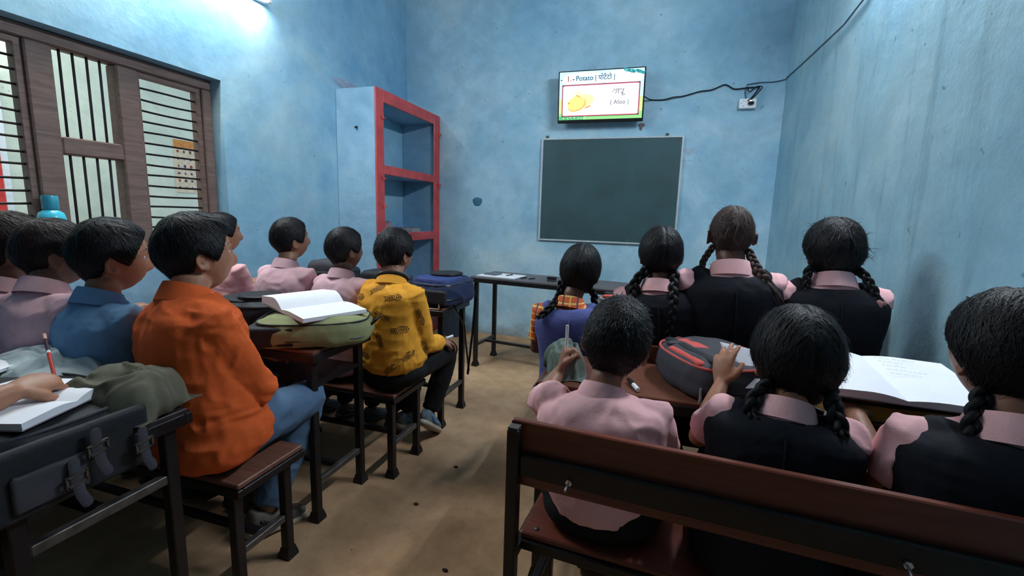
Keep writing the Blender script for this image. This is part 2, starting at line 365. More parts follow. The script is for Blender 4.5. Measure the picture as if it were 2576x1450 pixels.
# masonry cupboard in the corner
def cupboard():
    xf = -2.2; y0, y1 = 3.33, 4.48; zt = 2.24
    t = thing('masonry_cupboard', 'blue plastered corner cupboard with red painted open shelves', 'cupboard', (xf-.19, (y0+y1)/2, 0))
    def p(n, mat, *b, bv=.004): m = MB(); m.box(*b, bv); return m.build(n, mat, t, smooth=False)
    p('side_wall', M_CUP, XL+.001, xf-.012, y0, y0+.10, 0, zt-.004); p('side_wall', M_CUP, XL+.001, xf-.012, y1-.10, y1-.001, 0, zt-.004)
    p('top_slab', M_CUP, XL+.001, xf-.012, y0+.10, y1-.10, zt-.09, zt-.004)
    p('red_stile', M_RED, xf-.012, xf, y0-.002, y0+.115, 0, zt); p('red_stile', M_RED, xf-.012, xf, y1-.13, y1-.001, 0, zt); p('red_head', M_RED, xf-.012, xf, y0+.115, y1-.13, zt-.10, zt)
    for z, h in ((1.64, .075), (1.07, .08), (.5, .07)):
        p('shelf', M_CUP, XL+.001, xf-.012, y0+.10, y1-.10, z-h+.01, z); p('red_shelf_edge', M_RED, xf-.012, xf+.002, y0+.115, y1-.13, z-h, z)
    for z in (2.02, 1.53, 1.30):
        h = MB(); h.tube([(xf+.004, y0+.085, z), (xf+.004, y0+.135, z)], .006, 8); h.box(xf, xf+.012, y0+.08, y0+.10, z-.018, z+.018, .003); h.build('hinge_stub', M_RED, t)
    for z in (2.06, 1.55):
        h = MB(); h.tube([(xf+.004, y1-.05, z), (xf+.02, y1-.02, z)], .008, 8); h.box(xf, xf+.014, y1-.045, y1-.02, z-.03, z+.012, .003); h.build('hinge_stub', M_RED, t)
    h = MB(); h.tube([(XL+.2, y0-.001, 1.93), (XL+.2, y0-.02, 1.925)], .009, 8); h.build('iron_peg', M_STEEL, t)
cupboard()
def book(name, label, x, y, z, lx, ly, h, rz, mat, mp=None, cat='book', group=None):
    t = thing(name, label, cat, (x, y, z), rz, group, local=True)
    m = MB(); m.box(-lx/2+.002, lx/2-.003, -ly/2+.002, ly/2-.002, .0015, h-.0015); m.build('pages', mp or M_PAGES, t, smooth=False)
    m = MB(); m.box(-lx/2, lx/2, -ly/2, ly/2, 0, .0015); m.box(-lx/2, lx/2, -ly/2, ly/2, h-.0015, h); m.box(-lx/2, -lx/2+.0015, -ly/2, ly/2, 0, h); m.build('cover', mat, t, smooth=False); return t
zz = 1.071
for i, (dz, lab, c) in enumerate(((.014, 'bottom thin book on the low cupboard shelf', (150, 150, 150)), (.010, 'middle thin book on the low cupboard shelf', (186, 190, 190)), (.012, 'top thin book on the low cupboard shelf', (120, 128, 132)))):
    book('book', lab, -2.31, 3.98+.01*i, zz, .17, .26, dz, .1*i, simple('shelf_cover_%s' % 'abc'[i], c)); zz += dz+.0005
m = MB(); m.rings([[(-2.34+r*.085*math.cos(a), 3.60+r*.12*math.sin(a)+z*.3, 1.071+z+.008*math.sin(3*a)) for a in [2*PI*k/14 for k in range(14)]] for z, r in ((0.008, .9), (.012, 1), (.05, .95), (.085, .75), (.10, .35))])
tag(m.build('folded_cloth', fabric('faded_pink_cloth', (150, 118, 122))), 'faded pinkish folded cloth on the low cupboard shelf', 'cloth')

# ---------------------------------------------------------------- chalkboard, television, socket, cables
def chalkboard():
    x0, x1, z0, z1 = -1.09, .175, 1.035, 1.985; y = YB
    t = thing('chalkboard', 'dark green chalkboard with thin aluminium frame under the television', 'chalkboard', (-.45, y, 1.03))
    m = MB(); m.box(x0, x1, y-.02, y-.001, z0, z1); m.build('slate', M_BOARD, t, smooth=False)
    for b in ((x0-.016, x0+.002, z0-.014, z1+.014), (x1-.002, x1+.016, z0-.014, z1+.014), (x0+.002, x1-.002, z0-.014, z0+.002), (x0+.002, x1-.002, z1-.002, z1+.014)):
        m = MB(); m.box(b[0], b[1], y-.026, y-.001, b[2], b[3], .003); m.build('frame_trim', M_ALU, t, smooth=False)
    for x in (x0+.035, x1-.13):
        m = MB(); m.box(x-.012, x+.012, y-.012, y-.001, z1+.012, z1+.04, .002); m.build('hanging_clip', M_STEELW, t)
    ck = simple('chalk_mark', (120, 140, 140), .9)
    m = MB(); m.beam((-.245, y-.0205, 1.075), (-.245, y-.0205, 1.045), .003, .001); m.beam((-.245, y-.0205, 1.055), (-.232, y-.0205, 1.05), .003, .001); m.beam((-.232, y-.0205, 1.05), (-.232, y-.0205, 1.075), .0025, .001); m.build('chalk_scribble', ck, t)
chalkboard()
def text_mesh(s, size, mat, name, parent, x, z, y, rot=None):
    cu = bpy.data.curves.new('t', 'FONT'); cu.body = s; cu.size = size; cu.offset = .0012; o = bpy.data.objects.new('t', cu); col.objects.link(o)
    bpy.context.view_layer.update(); me = bpy.data.meshes.new_from_object(o.evaluated_get(bpy.context.evaluated_depsgraph_get())); bpy.data.objects.remove(o)
    n = len(me.vertices); V = np.empty(n*3); me.vertices.foreach_get('co', V); V = V.reshape(-1, 3)
    V = np.stack([V[:, 0]+x, np.full(n, y), V[:, 1]+z], 1); me.vertices.foreach_set('co', V.ravel()); me.materials.clear(); me.materials.append(mat); me.update()
    return link(name, me, parent, False)
def television():
    W, H = .765, .445
    t = thing('television', 'lit flat television showing a potato lesson above the chalkboard', 'television', (-.555, 4.345, 2.335), 0, local=True); t.rotation_euler = (math.radians(5), 0, 0)
    m = MB(); m.box(-W/2, W/2, -.006, .03, -H/2, H/2, .004); m.build('casing', M_BLACKP, t, smooth=False)
    m = MB(); m.box(-W/2+.08, W/2-.08, .03, .06, -H/2+.03, H/2-.06, .01); m.build('rear_housing', M_BLACKP, t, smooth=False)
    m = MB(); m.box(-.06, .06, .06, .11, -.06, .06, .004); m.build('wall_bracket', M_STEEL, t, smooth=False)
    sw, sh = W-.022, H-.036; zc = .009
    def P(u, v): return (-sw/2+u*sw, zc+sh/2-v*sh)
    S = SCREEN
    lay = [0]
    def quad(n, u0, v0, u1, v1, c, s=1, rr=0):
        lay[0] += 1; y = -.0065-.0002*lay[0]; x0, z1 = P(u0, v0); x1, z0 = P(u1, v1); pts = []
        if rr:
            for cx, cz, a0 in ((x1-rr, z1-rr, 0), (x0+rr, z1-rr, PI/2), (x0+rr, z0+rr, PI), (x1-rr, z0+rr, 1.5*PI)):
                pts += [(cx+rr*math.cos(a0+k*PI/8), y, cz+rr*math.sin(a0+k*PI/8)) for k in range(5)]
        else: pts = [(x0, y, z0), (x1, y, z0), (x1, y, z1), (x0, y, z1)]
        m = MB(); m.raw(pts, [tuple(range(len(pts))) if not rr else tuple(range(len(pts)-1, -1, -1))]); return m.build(n, glow('screen_'+n+str(lay[0]), c, S*s), t, smooth=False)
    def disc(n, u, v, ru, rv, c, s=1, wob=0, rot=0, k=20):
        lay[0] += 1; y = -.0065-.0002*lay[0]; x, z = P(u, v); pts = []
        for i in range(k):
            a = 2*PI*i/k; q = 1+wob*math.sin(3*a+u*40)+wob*.6*math.sin(5*a+v*30); dx = ru*sw*math.cos(a)*q; dz = rv*sh*math.sin(a)*q
            pts.append((x+dx*math.cos(rot)-dz*math.sin(rot), y, z+dx*math.sin(rot)+dz*math.cos(rot)))
        m = MB(); m.raw(pts, [tuple(range(k-1, -1, -1))]); return m.build(n, glow('screen_'+n+str(lay[0]), c, S*s), t, smooth=False)
    quad('sky_panel', 0, 0, 1, .56, (196, 236, 246), 1.1); quad('field_panel', 0, .56, 1, .86, (214, 226, 150)); quad('grass_strip', 0, .86, 1, 1, (150, 222, 140)); quad('grass_shade', 0, .92, .3, 1, (90, 190, 120))
    disc('cloud', .3, .17, .27, .15, (226, 250, 255), 1.2); disc('cloud', .74, .16, .26, .14, (238, 252, 255), 1.3)
    for i in range(14):
        disc('leaf', .78+.22*i/14+random.uniform(-.01, .01), random.uniform(.005, .03)+.075*(i/14), .02, .03, random.choice([(60, 170, 180), (40, 150, 170), (120, 205, 205)]), .8, .25, random.random()*3, 9)
    quad('card_shadow', .035, .265, .962, .935, (90, 40, 60), .7); quad('card_border', .04, .275, .957, .925, (214, 110, 140), .9, .014); quad('card', .05, .295, .947, .905, (255, 250, 252), 1.6, .012)
    disc('potato', .335, .60, .085, .135, (250, 226, 160), 1.25, .05); disc('potato', .235, .52, .06, .11, (252, 236, 176), 1.25, .04); disc('potato', .27, .555, .07, .02, (206, 150, 60), 1, .04, -.6)
    disc('potato', .215, .67, .115, .155, (236, 176, 84), 1.1, .04, .25); disc('potato', .21, .66, .108, .14, (250, 212, 130), 1.2, .04, .25); disc('potato_eye', .125, .65, .012, .014, (214, 140, 70)); disc('potato_shade', .355, .74, .05, .012, (222, 140, 90), 1, 0, .3)
    disc('number_disc', .105, .16, .052, .095, (255, 252, 250), 1.4)
    quad('dash', .014, .155, .036, .175, (110, 50, 60), .6); quad('dash', .162, .155, .184, .175, (60, 60, 70), .5)
    ink = glow('screen_ink', (56, 120, 150), .5); red = glow('screen_ink_red', (150, 60, 60), .7); gr = glow('screen_ink_grey', (120, 120, 130), .8)
    y = -.0065-.0002*(lay[0]+2)
    x, z = P(.088, .195); text_mesh('1.', .062, red, 'screen_lettering', t, x, z, y)
    x, z = P(.2, .19); text_mesh('Potato', .058, ink, 'screen_lettering', t, x, z, y)
    x, z = P(.43, .19); text_mesh('| \u092a\u094b\u091f\u0948\u091f\u094b |', .056, ink, 'screen_lettering', t, x, z, y)
    x, z = P(.64, .49); text_mesh('\u0906\u0932\u0942', .062, gr, 'screen_lettering', t, x, z, y)
    x, z = P(.62, .70); text_mesh('( Aloo )', .052, gr, 'screen_lettering', t, x, z, y)
    for i in range(7): disc('flower', .06+.045*i+random.uniform(-.01, .01), .955+random.uniform(-.01, .015), .007, .012, (230, 255, 235), 1.1)
television()
def cable(name, label, pts, r, mat=None, group=None, n=6):
    # smooth through points
    P = [Vector(p) for p in pts]; out = []
    for i in range(len(P)-1):
        a, b, c, d = P[max(i-1, 0)], P[i], P[i+1], P[min(i+2, len(P)-1)]
        for k in range(n):
            u = k/n; out.append(.5*((2*b)+(c-a)*u+(2*a-5*b+4*c-d)*u*u+(3*b-a-3*c+d)*u**3))
    out.append(P[-1]); m = MB(); m.tube(out, r, 8); o = m.build(name, mat or M_BLACKP)
    return tag(o, label, 'cable', group) if label else o
yb = YB-.012
cable('television_cable', 'black power cable looping from the television to the white socket', [(-.19, 4.36, 2.33), (-.12, yb, 2.315), (-.01, yb, 2.31), (.07, yb-.01, 2.325), (.16, yb, 2.335), (.28, yb, 2.365), (.38, yb, 2.375), (.47, yb, 2.41), (.51, yb, 2.40), (.56, yb, 2.372), (.66, yb, 2.378), (.72, yb, 2.378), (.745, yb-.02, 2.37), (.70, yb-.035, 2.30), (.665, yb-.03, 2.262)], .0055)
cable('wall_wire', 'thin grey wire running along the wall and up to the right', [(.655, yb+.004, 2.29), (.655, yb+.004, 2.405), (.85, yb+.004, 2.415), (.935, yb, 2.43), (.943, 4.44, 2.44), (.943, 3.6, 2.40), (.943, 2.9, 2.42), (.943, 2.27, 2.78)], .004, simple('grey_wire', (70, 92, 110), .6), n=2)
cable('plug_cord', 'short black cord hanging in loops over the white socket', [(.66, yb-.01, 2.375), (.675, yb-.02, 2.34), (.72, yb-.03, 2.375), (.765, yb-.03, 2.372), (.74, yb-.035, 2.33), (.70, yb-.038, 2.285), (.686, yb-.036, 2.262)], .004)
def socket():
    t = thing('wall_socket', 'white switch and socket box with black plug near the right corner', 'socket', (.665, YB, 2.25))
    m = MB(); m.box(.60, .735, YB-.045, YB-.001, 2.205, 2.285, .005); m.build('box', M_WHITEP, t, smooth=False)
    for dx, dz in ((.635, 2.265), (.635, 2.225), (.617, 2.245)): m = MB(); m.tube([(dx, YB-.0455, dz), (dx, YB-.047, dz)], .0035, 8, cap=False); m.build('socket_hole', M_BLACKP, t)
    m = MB(); m.ell((.69, YB-.062, 2.243), (.024, .018, .015)); m.build('plug', M_BLACKP, t)
    m = MB(); m.box(.676, .70, YB-.052, YB-.044, 2.255, 2.272, .003); m.build('switch', M_CHROME, t)
socket()
m = MB(); m.raw([(.19, YB-.002, 1.895), (.275, YB-.002, 1.89), (.275, YB-.002, 1.86), (.25, YB-.002, 1.835), (.235, YB-.002, 1.82), (.21, YB-.002, 1.85), (.19, YB-.002, 1.86)], [(0, 1, 2, 3, 4, 5, 6)]); m.raw([(.255, YB-.002, 1.82), (.275, YB-.002, 1.845), (.275, YB-.002, 1.815)], [(0, 1, 2)]); m.raw([(.19, YB-.002, 1.79), (.265, YB-.002, 1.79), (.265, YB-.002, 1.78), (.19, YB-.002, 1.78)], [(0, 1, 2, 3)])
tag(m.build('torn_sticker', simple('faded_sticker', (178, 200, 216), .8), smooth=False), 'torn pale sticker remains on the wall right of the chalkboard', 'sticker')
m = MB(); m.ell((-.185, YB-.002, 2.10), (.03, .006, .02)); m.ell((-.19, YB-.002, 2.075), (.012, .005, .022)); tag(m.build('bare_patch', simple('bare_mortar', (120, 108, 108), .9)), 'small bare mortar patch below the right end of the television', 'patch')
m = MB(); m.rings([[(-1.77+r*math.cos(a)*(1+.12*math.sin(3*a)), YB-.001-d, 1.385+r*.95*math.sin(a)*(1+.1*math.cos(2*a))) for a in [2*PI*k/20 for k in range(20)]] for r, d in ((.052, 0), (.044, .004))]); tag(m.build('patched_hole', simple('patched_teal', (62, 118, 146), .8)), 'round darker patched hole on the front wall right of the cupboard', 'patch')

m = MB(); q = [2*PI*k/22 for k in range(22)]
m.rings([[(XL+.001+d, 3.60+r*.27*math.cos(a_)*(1+.2*math.sin(3*a_)), 2.285+r*.055*math.sin(a_)*(1+.3*math.cos(2*a_+1))) for a_ in q[::-1]] for r, d in ((1, 0), (.94, .003))]); tag(m.build('worn_patch', simple('worn_mauve_plaster', (150, 168, 190), .85)), 'worn mauve grey plaster patch on the left wall just above the corner cupboard', 'patch')
# ================================================================ FURNITURE
def desk(name, label, x0, x1, y0, y1, zt, legx=(.04, .05), legy=(.04, .05), rz=0, group=None, top=None, leg=.032, shelf=True, foot=True, strz=.15, pivot=None, cat='desk', seat=False, mid=False):
    cx, cy = (pivot or ((x0+x1)/2, (y0+y1)/2)); t = thing(name, label, cat, (cx, cy, 0), rz, group, local=True)
    X0, X1, Y0, Y1 = x0-cx, x1-cx, y0-cy, y1-cy
    m = MB(); m.box(X0+.006, X1-.006, Y0+.006, Y1-.006, zt-.018, zt, .003); m.build('seat' if seat else 'tabletop', top or M_TOP, t, smooth=False)
    m = MB()
    for b in ((X0, X1, Y0, Y0+.02), (X0, X1, Y1-.02, Y1), (X0, X0+.02, Y0+.02, Y1-.02), (X1-.02, X1, Y0+.02, Y1-.02)): m.box(*b, zt-.045, zt-.0185 if seat else zt-.012, .002)
    m.build('rim_frame', M_STEEL, t, smooth=False)
    lx = [X0+legx[0], X1-legx[1]]; ly = [Y0+legy[0], Y1-legy[1]]
    for x in lx+([(lx[0]+lx[1])/2] if mid else []):
        for y in ly:
            m = MB(); m.box(x-leg/2, x+leg/2, y-leg/2, y+leg/2, .02, zt-.045, .003); L = m.build('leg', M_STEEL, t, smooth=False)
            if foot:
                f = MB(); h = leg/2; f.rings([[(x+sx*r, y+sy*r, z) for sx, sy in ((-1, -1), (1, -1), (1, 1), (-1, 1))] for z, r in ((0, h+.009), (.012, h+.008), (.04, h+.001))]); f.build('foot', M_STEEL, L, smooth=False)
        m = MB(); m.box(x-.012, x+.012, ly[0]+leg/2, ly[1]-leg/2, strz, strz+.025, .002); m.build('stretcher', M_STEELW, t, smooth=False)
    m = MB(); m.box(lx[0]+.012, lx[1]-.012, (ly[0]+ly[1])/2-.012, (ly[0]+ly[1])/2+.012, strz+.001, strz+.024, .002); m.build('long_stretcher', M_STEEL, t, smooth=False)
    if shelf:
        m = MB(); m.box(lx[0]+.02, lx[1]-.02, ly[0], ly[1], zt-.15, zt-.143); m.build('book_shelf', M_STEEL, t, smooth=False)
        for x in (lx[0], lx[1]): m = MB(); m.box(x-.012, x+.012, ly[0]+leg/2, ly[1]-leg/2, zt-.155, zt-.138); m.build('shelf_rail', M_STEEL, t, smooth=False)
    return t
desk('school_desk', 'black steel desk in the foreground under the olive bags', -2.45, -1.19, .48, .89, .70, legx=(.05, .035), legy=(.04, .05), strz=.50, shelf=False, top=wood_mat('near_black_worn_top', (34, 26, 26), (52, 40, 38), .5))
desk('school_desk', 'brown topped desk between the orange shirt boy and the yellow shirt boy', -2.45, -1.19, 1.365, 1.735, .72, legx=(.05, .04), legy=(.035, .045))
desk('school_desk', 'dark desk in front of the yellow shirt boy carrying a blue backpack', -2.17, -1.10, 2.29, 2.68, .72, legx=(.05, .03), legy=(.04, .05), strz=.17, shelf=False)
desk('long_bench', 'brown bench under the boy in the orange shirt', -2.45, -1.14, .97, 1.25, .42, legy=(.03, .05), top=M_SEAT, shelf=False, seat=True, cat='bench', legx=(.05, .05))
desk('long_bench', 'brown bench under the boy in the mustard fern print shirt', -2.45, -1.08, 1.745, 2.05, .42, legy=(.03, .04), top=M_SEAT, shelf=False, seat=True, cat='bench', legx=(.05, .035), mid=True)
desk('long_bench', 'bench at the left edge under the pupil who holds the pencil', -2.45, -1.2, -.02, .28, .42, top=M_SEAT, shelf=False, seat=True, cat='bench')
desk('school_desk', 'brown desk before the pink shirt boy carrying a red and black backpack', -.34, .93, 1.38, 1.735, .72, legx=(.03, .05), legy=(.03, .03))
desk('school_desk', 'desk in front of the row of four girls', -.30, .93, 2.42, 2.80, .72, legx=(.04, .05))
desk('teacher_table', 'long worn grey table by the front wall under the chalkboard', -1.40, .25, 3.40, 3.84, .76, legx=(.04, .05), legy=(.05, .06), rz=math.radians(-8), top=M_TABLE, shelf=False, strz=.17, pivot=(-1.38, 3.42), cat='table')
def back_bench(label, xa, ya, L, rz, zb=.76, screws=(), bh=.168):
    t = thing('backrest_bench', label, 'bench', (xa, ya, 0), rz, local=True)
    m = MB(); m.box(0, L, .0, .019, zb-bh, zb, .003); m.build('backrest', M_PLANK, t, smooth=False)
    m = MB(); m.box(.03, L-.03, -.018, 0, zb-bh*.80, zb-bh*.46, .004); m.build('back_rail', M_STEEL, t, smooth=False)
    for x in (.0, L-.03):
        m = MB(); m.box(x, x+.03, -.03, 0, .02, zb-.012, .003); p = m.build('back_post', M_STEEL, t, smooth=False)
        c = MB(); c.box(x+.002, x+.028, -.028, -.002, zb-.012, zb-.008); c.build('post_cap', M_STEELW, p, smooth=False)
    m = MB(); m.box(.01, L-.01, .06, .36, .402, .42, .004); m.build('seat', M_PLANK, t, smooth=False)
    m = MB()
    for b in ((.0, L, .05, .07), (.0, L, .35, .37), (0, .02, .07, .35), (L-.02, L, .07, .35)): m.box(*b, .375, .401, .002)
    m.box(0, .02, -.001, .05, .375, .401); m.box(L-.02, L, -.001, .05, .375, .401); m.build('seat_frame', M_STEEL, t, smooth=False)
    for x in (0, L-.03):
        m = MB(); m.box(x, x+.03, .335, .365, 0, .375, .003); m.build('leg', M_STEEL, t, smooth=False)
        m = MB(); m.box(x+.003, x+.027, 0, .335, .14, .165, .002); m.build('stretcher', M_STEEL, t, smooth=False)
    for x in screws:
        m = MB(); z = zb-bh*.70; m.tube([(x, -.018, z), (x-.002, -.045, z-.007)], .0032, 8); m.tube([(x, -.018, z), (x, -.024, z)], .008, 6, cap=False); m.build('screw', M_CHROME, t)
    for x in (.05, L-.05):
        m = MB(); m.ell((x, .085, .421), (.008, .008, .003), nu=10, nv=6); m.build('seat_bolt', M_STEELW, t)
    return t
back_bench('reddish brown bench with backrest in the right foreground', -.300, 1.01, 1.235, math.radians(-4.2), .76, (.155, .79))
back_bench('reddish brown bench with backrest behind the row of four girls', -.23, 1.815, 1.16, 0, .765)

# ================================================================ PEOPLE
def smst(e0, e1, x): t = np.clip((x-e0)/(e1-e0), 0, 1); return t*t*(3-2*t)
def head_surf(d):
    """d: unit directions (n,3) -> surface of a child's head, x right, y forward, z up, 0.21 m tall"""
    dx, dy, dz = d[:, 0], d[:, 1], d[:, 2]; t = np.clip(-dz, 0, 1); up = np.clip(dz, 0, 1)
    x = .0745*dx; y = np.where(dy > 0, .089, .097)*dy; z = .105*dz
    x = x*(1-.30*t**1.6)*(1+.03*np.clip(-dy, 0, 1)*(1-t)); y = np.where(dy > 0, y*(1-.03*t), y*(1-.40*t**1.2)); z = z+.006*np.clip(-dy, 0, 1)*up
    f = np.clip(dy*1.4, 0, 1)
    nose = np.exp(-(x/.0125)**2)*smst(.022, -.026, z)*smst(-.046, -.032, z)*.021
    eye = -.0075*np.exp(-(((np.abs(x)-.031)/.015)**2+((z-.008)/.010)**2)); brow = .0035*np.exp(-((z-.027)/.008)**2-((np.abs(x)-.028)/.024)**2)
    lips = .0065*np.exp(-((x/.021)**2+((z+.053)/.0065)**2))+.006*np.exp(-((x/.018)**2+((z+.067)/.0065)**2)); ch = .005*np.exp(-((x/.02)**2+((z+.09)/.012)**2))
    fore = .004*np.exp(-((z-.055)/.02)**2-(x/.04)**2); cheek = .003*np.exp(-(((np.abs(x)-.042)/.018)**2+((z+.025)/.02)**2))
    y = y+f*(nose+eye+brow+lips+ch+fore+cheek)
    return np.stack([x, y, z], 1)
def sphere_dirs(nu, nv):
    D = []
    for j in range(nv+1):
        t = PI*(j+.0)/nv; t = min(max(t, .02), PI-.02)
        for i in range(nu): a = 2*PI*i/nu; D.append((math.sin(t)*math.cos(a), math.sin(t)*math.sin(a), -math.cos(t)))
    F = []
    for j in range(nv):
        for i in range(nu): F.append((j*nu+i, j*nu+(i+1) % nu, (j+1)*nu+(i+1) % nu, (j+1)*nu+i))
    F.append(tuple(range(nu-1, -1, -1))); F.append(tuple(range(nv*nu, (nv+1)*nu)))
    return np.array(D), F
SD, SF = sphere_dirs(72, 54); HSURF = head_surf(SD)
LINE_B = ([0, .5, .85, 1.05, 1.25, 1.5, 1.72, 2.0, 2.4, PI], [.58, .52, .36, .12, -.22, -.12, .0, -.52, -.84, -.93])
LINE_G = ([0, .5, .9, 1.2, 1.5, 1.8, 2.2, PI], [.66, .58, .42, .12, -.05, -.36, -.84, -.95])
def hair_cov(d, kind):
    az = np.abs(np.arctan2(d[:, 0], d[:, 1])); L = LINE_G if kind == 'girl' else LINE_B
    return d[:, 2]-np.interp(az, *L)
def hair_off(d, kind, vol):
    c = hair_cov(d, kind); up = np.clip(d[:, 2]*.8+.35, 0, 1)
    if kind == 'girl':
        T = vol*(.55+.5*up)*(1+.0*d[:, 0]); T = T-vol*.38*np.exp(-(d[:, 0]/.05)**2)*smst(-.55, -.1, d[:, 2]); e = .10
    else: T = vol*(.32+.75*up); e = .16
    T = T+.0012*vnoise(d*14, 3)+.0016*vnoise(d*5, 8)
    return -.007+(T+.007)*smst(-.01, e, c)
def hair_point(d, kind, vol, extra=0):
    P = head_surf(d); return P+d*(hair_off(d, kind, vol)+extra)[:, None]
def basis(fwd_az, pitch=0, roll=0):
    return Matrix.Rotation(-math.radians(fwd_az), 3, 'Z') @ Matrix.Rotation(math.radians(pitch), 3, 'X') @ Matrix.Rotation(math.radians(roll), 3, 'Y')
def tf(P, M, c, s): return np.asarray(P) @ np.array(M).T*s+np.array(c)

def strands(mb, M, c, s, kind, vol, n, rng, length=None, lift=.002, width=.0011, messy=.15):
    d0 = rng.normal(size=(n*3, 3)); d0 /= np.linalg.norm(d0, axis=1)[:, None]; d0 = d0[hair_cov(d0, kind) > .04][:n]; n = len(d0)
    if kind == 'girl': tgt = np.stack([np.where(d0[:, 0] >= 0, 1, -1)*.85, np.full(n, -.35), np.full(n, -.6)], 1)
    else:
        crown = np.array([.12, -.55, .82]); tgt = d0-crown; tgt[:, 2] -= .45
    fly = 1; K = 5; L = (length or (.075 if kind == 'girl' else .036))/.10; jit = rng.normal(size=(n, 3))*messy
    d = d0.copy(); pts = []; wv = []
    for k in range(K):
        fly = fly if k else np.where(rng.random(n) < .06, 3.5, 1.0); e = lift*fly*(k/(K-1))**1.5*rng.uniform(.2, 2.2, size=n)+.0006
        pts.append(head_surf(d)+d*(hair_off(d, kind, vol)+e)[:, None])
        t = (tgt-d if kind == 'girl' else tgt)+jit; t = t-d*np.sum(t*d, 1)[:, None]; t /= np.linalg.norm(t, axis=1)[:, None]+1e-6
        side = np.cross(d, t); wv.append(side); d = d+t*L/(K-1); d /= np.linalg.norm(d, axis=1)[:, None]
    V = []; F = []; wd = [1, 1, .9, .6, .1]
    P = np.stack(pts, 1); W = np.stack(wv, 1); A = P-W*(width*np.array(wd))[None, :, None]; B = P+W*(width*np.array(wd))[None, :, None]
    V = np.stack([A, B], 2).reshape(-1, 3)      # per strand K*2
    for i in range(n):
        b = i*K*2
        for k in range(K-1): F.append((b+2*k, b+2*k+1, b+2*k+3, b+2*k+2))
    mb.raw(tf(V, M, c, s), F)

def braid(parent, pts, r0, r1, mat, tie=None, seed=0, tail=.05, nt=None):
    P = [Vector(p) for p in pts]; out = []
    for i in range(len(P)-1):
        a, b, c, d = P[max(i-1, 0)], P[i], P[i+1], P[min(i+2, len(P)-1)]
        for k in range(10): u = k/10; out.append(.5*((2*b)+(c-a)*u+(2*a-5*b+4*c-d)*u*u+(3*b-a-3*c+d)*u**3))
    out.append(P[-1]); L = [0]
    for i in range(1, len(out)): L.append(L[-1]+(out[i]-out[i-1]).length)
    tot = L[-1]; turns = nt or tot/(r0*3.6); m = MB(); N = max(24, int(turns*14))
    for s in range(3):
        q = []; rr = []
        for k in range(N+1):
            u = k/N*tot; j = max(1, np.searchsorted(L, u)); j = min(j, len(out)-1); f = (u-L[j-1])/max(L[j]-L[j-1], 1e-6); p = out[j-1].lerp(out[j], f)
            T = (out[j]-out[j-1]).normalized(); X = T.cross(Vector((0, 1, 0))); X = X.normalized() if X.length > .1 else Vector((1, 0, 0)); Y = T.cross(X)
            ph = 2*PI*(turns*.5*k/N+s/3); R = r0+(r1-r0)*k/N
            q.append(p+X*R*.85*math.sin(ph)+Y*R*.45*math.sin(2*ph)); rr.append(R*.62)
        m.tube(q, rr, 8)
    T = (out[-1]-out[-4]).normalized(); rng = random.Random(seed)
    for k in range(9):
        o = Vector((rng.uniform(-1, 1), rng.uniform(-1, 1), rng.uniform(-.3, .3)))*r1*1.2; m.tube([out[-1]+o*.3, out[-1]+T*tail*.5+o, out[-1]+T*tail*rng.uniform(.8, 1.1)+o*.7], [r1*.4, r1*.38, r1*.06], 5)
    b = m.build('braid', mat, parent, angle=None)
    if tie is not None:
        m = MB(); m.tube([out[-1]-T*.004, out[-1]+T*.008], r1*1.35, 12); 
        for sx in (-1, 1): m.ell(out[-1]+Vector((sx*r1*1.5, 0, 0)), (r1*1.2, r1*.5, r1*.9), nu=8, nv=6)
        m.build('hair_tie', tie, b)
    return b

def hand_shapes(mb, W, d, n, side, s=1, curl=(.5, .5, .55, .6), thumb=.5, spread=.12):
    """W wrist, d finger direction, n palm normal (palm side), side = +1 when the thumb is on d x n side"""
    d = Vector(d).normalized(); n = Vector(n); n = (n-d*n.dot(d)).normalized(); x = d.cross(n)*side      # x points to the thumb side
    W = Vector(W); k = s
    mb.tube([W-d*.01*k, W+d*.012*k], [.021*k, .022*k], 12, flat=.72, side=tuple(x))
    # palm as a loft
    mb.tube([W+d*.0*k, W+d*.02*k, W+d*.045*k, W+d*.066*k], [.022*k, .028*k, .033*k, .032*k], 14, flat=[.62, .5, .42, .36], side=tuple(x))
    lens = [(.034, .022, .018), (.038, .025, .019), (.035, .023, .018), (.027, .018, .016)]; offs = [.0235, .008, -.0085, -.0235]
    for i in range(4):
        base = W+d*(.066-.004*abs(i-1))*k+x*offs[i]*k; ang = 0; dd = (d+x*spread*(1.2-i)*.5).normalized(); p = [base-dd*.012*k, base]; c = curl[i]
        for j, L in enumerate(lens[i]):
            ang += c*(.75, 1.0, .7)[j]; v = dd*math.cos(ang)+n*math.sin(ang); p.append(p[-1]+v*L*k)
        mb.tube(p, [.0092*k, .0092*k, .0084*k, .0078*k, .0068*k], 10)
    b = W+d*.018*k+x*.021*k; v1 = (d*.62+x*.70+n*.25).normalized(); v2 = (d*.85+x*(.45-.5*thumb)+n*(.2+.6*thumb)).normalized(); v3 = (d*.9+x*(.2-.6*thumb)+n*(.2+.7*thumb)).normalized()
    mb.tube([b-v1*.01*k, b+v1*.024*k, b+v1*.024*k+v2*.024*k, b+v1*.024*k+v2*.024*k+v3*.020*k], [.012*k, .0108*k, .0095*k, .0078*k], 10)

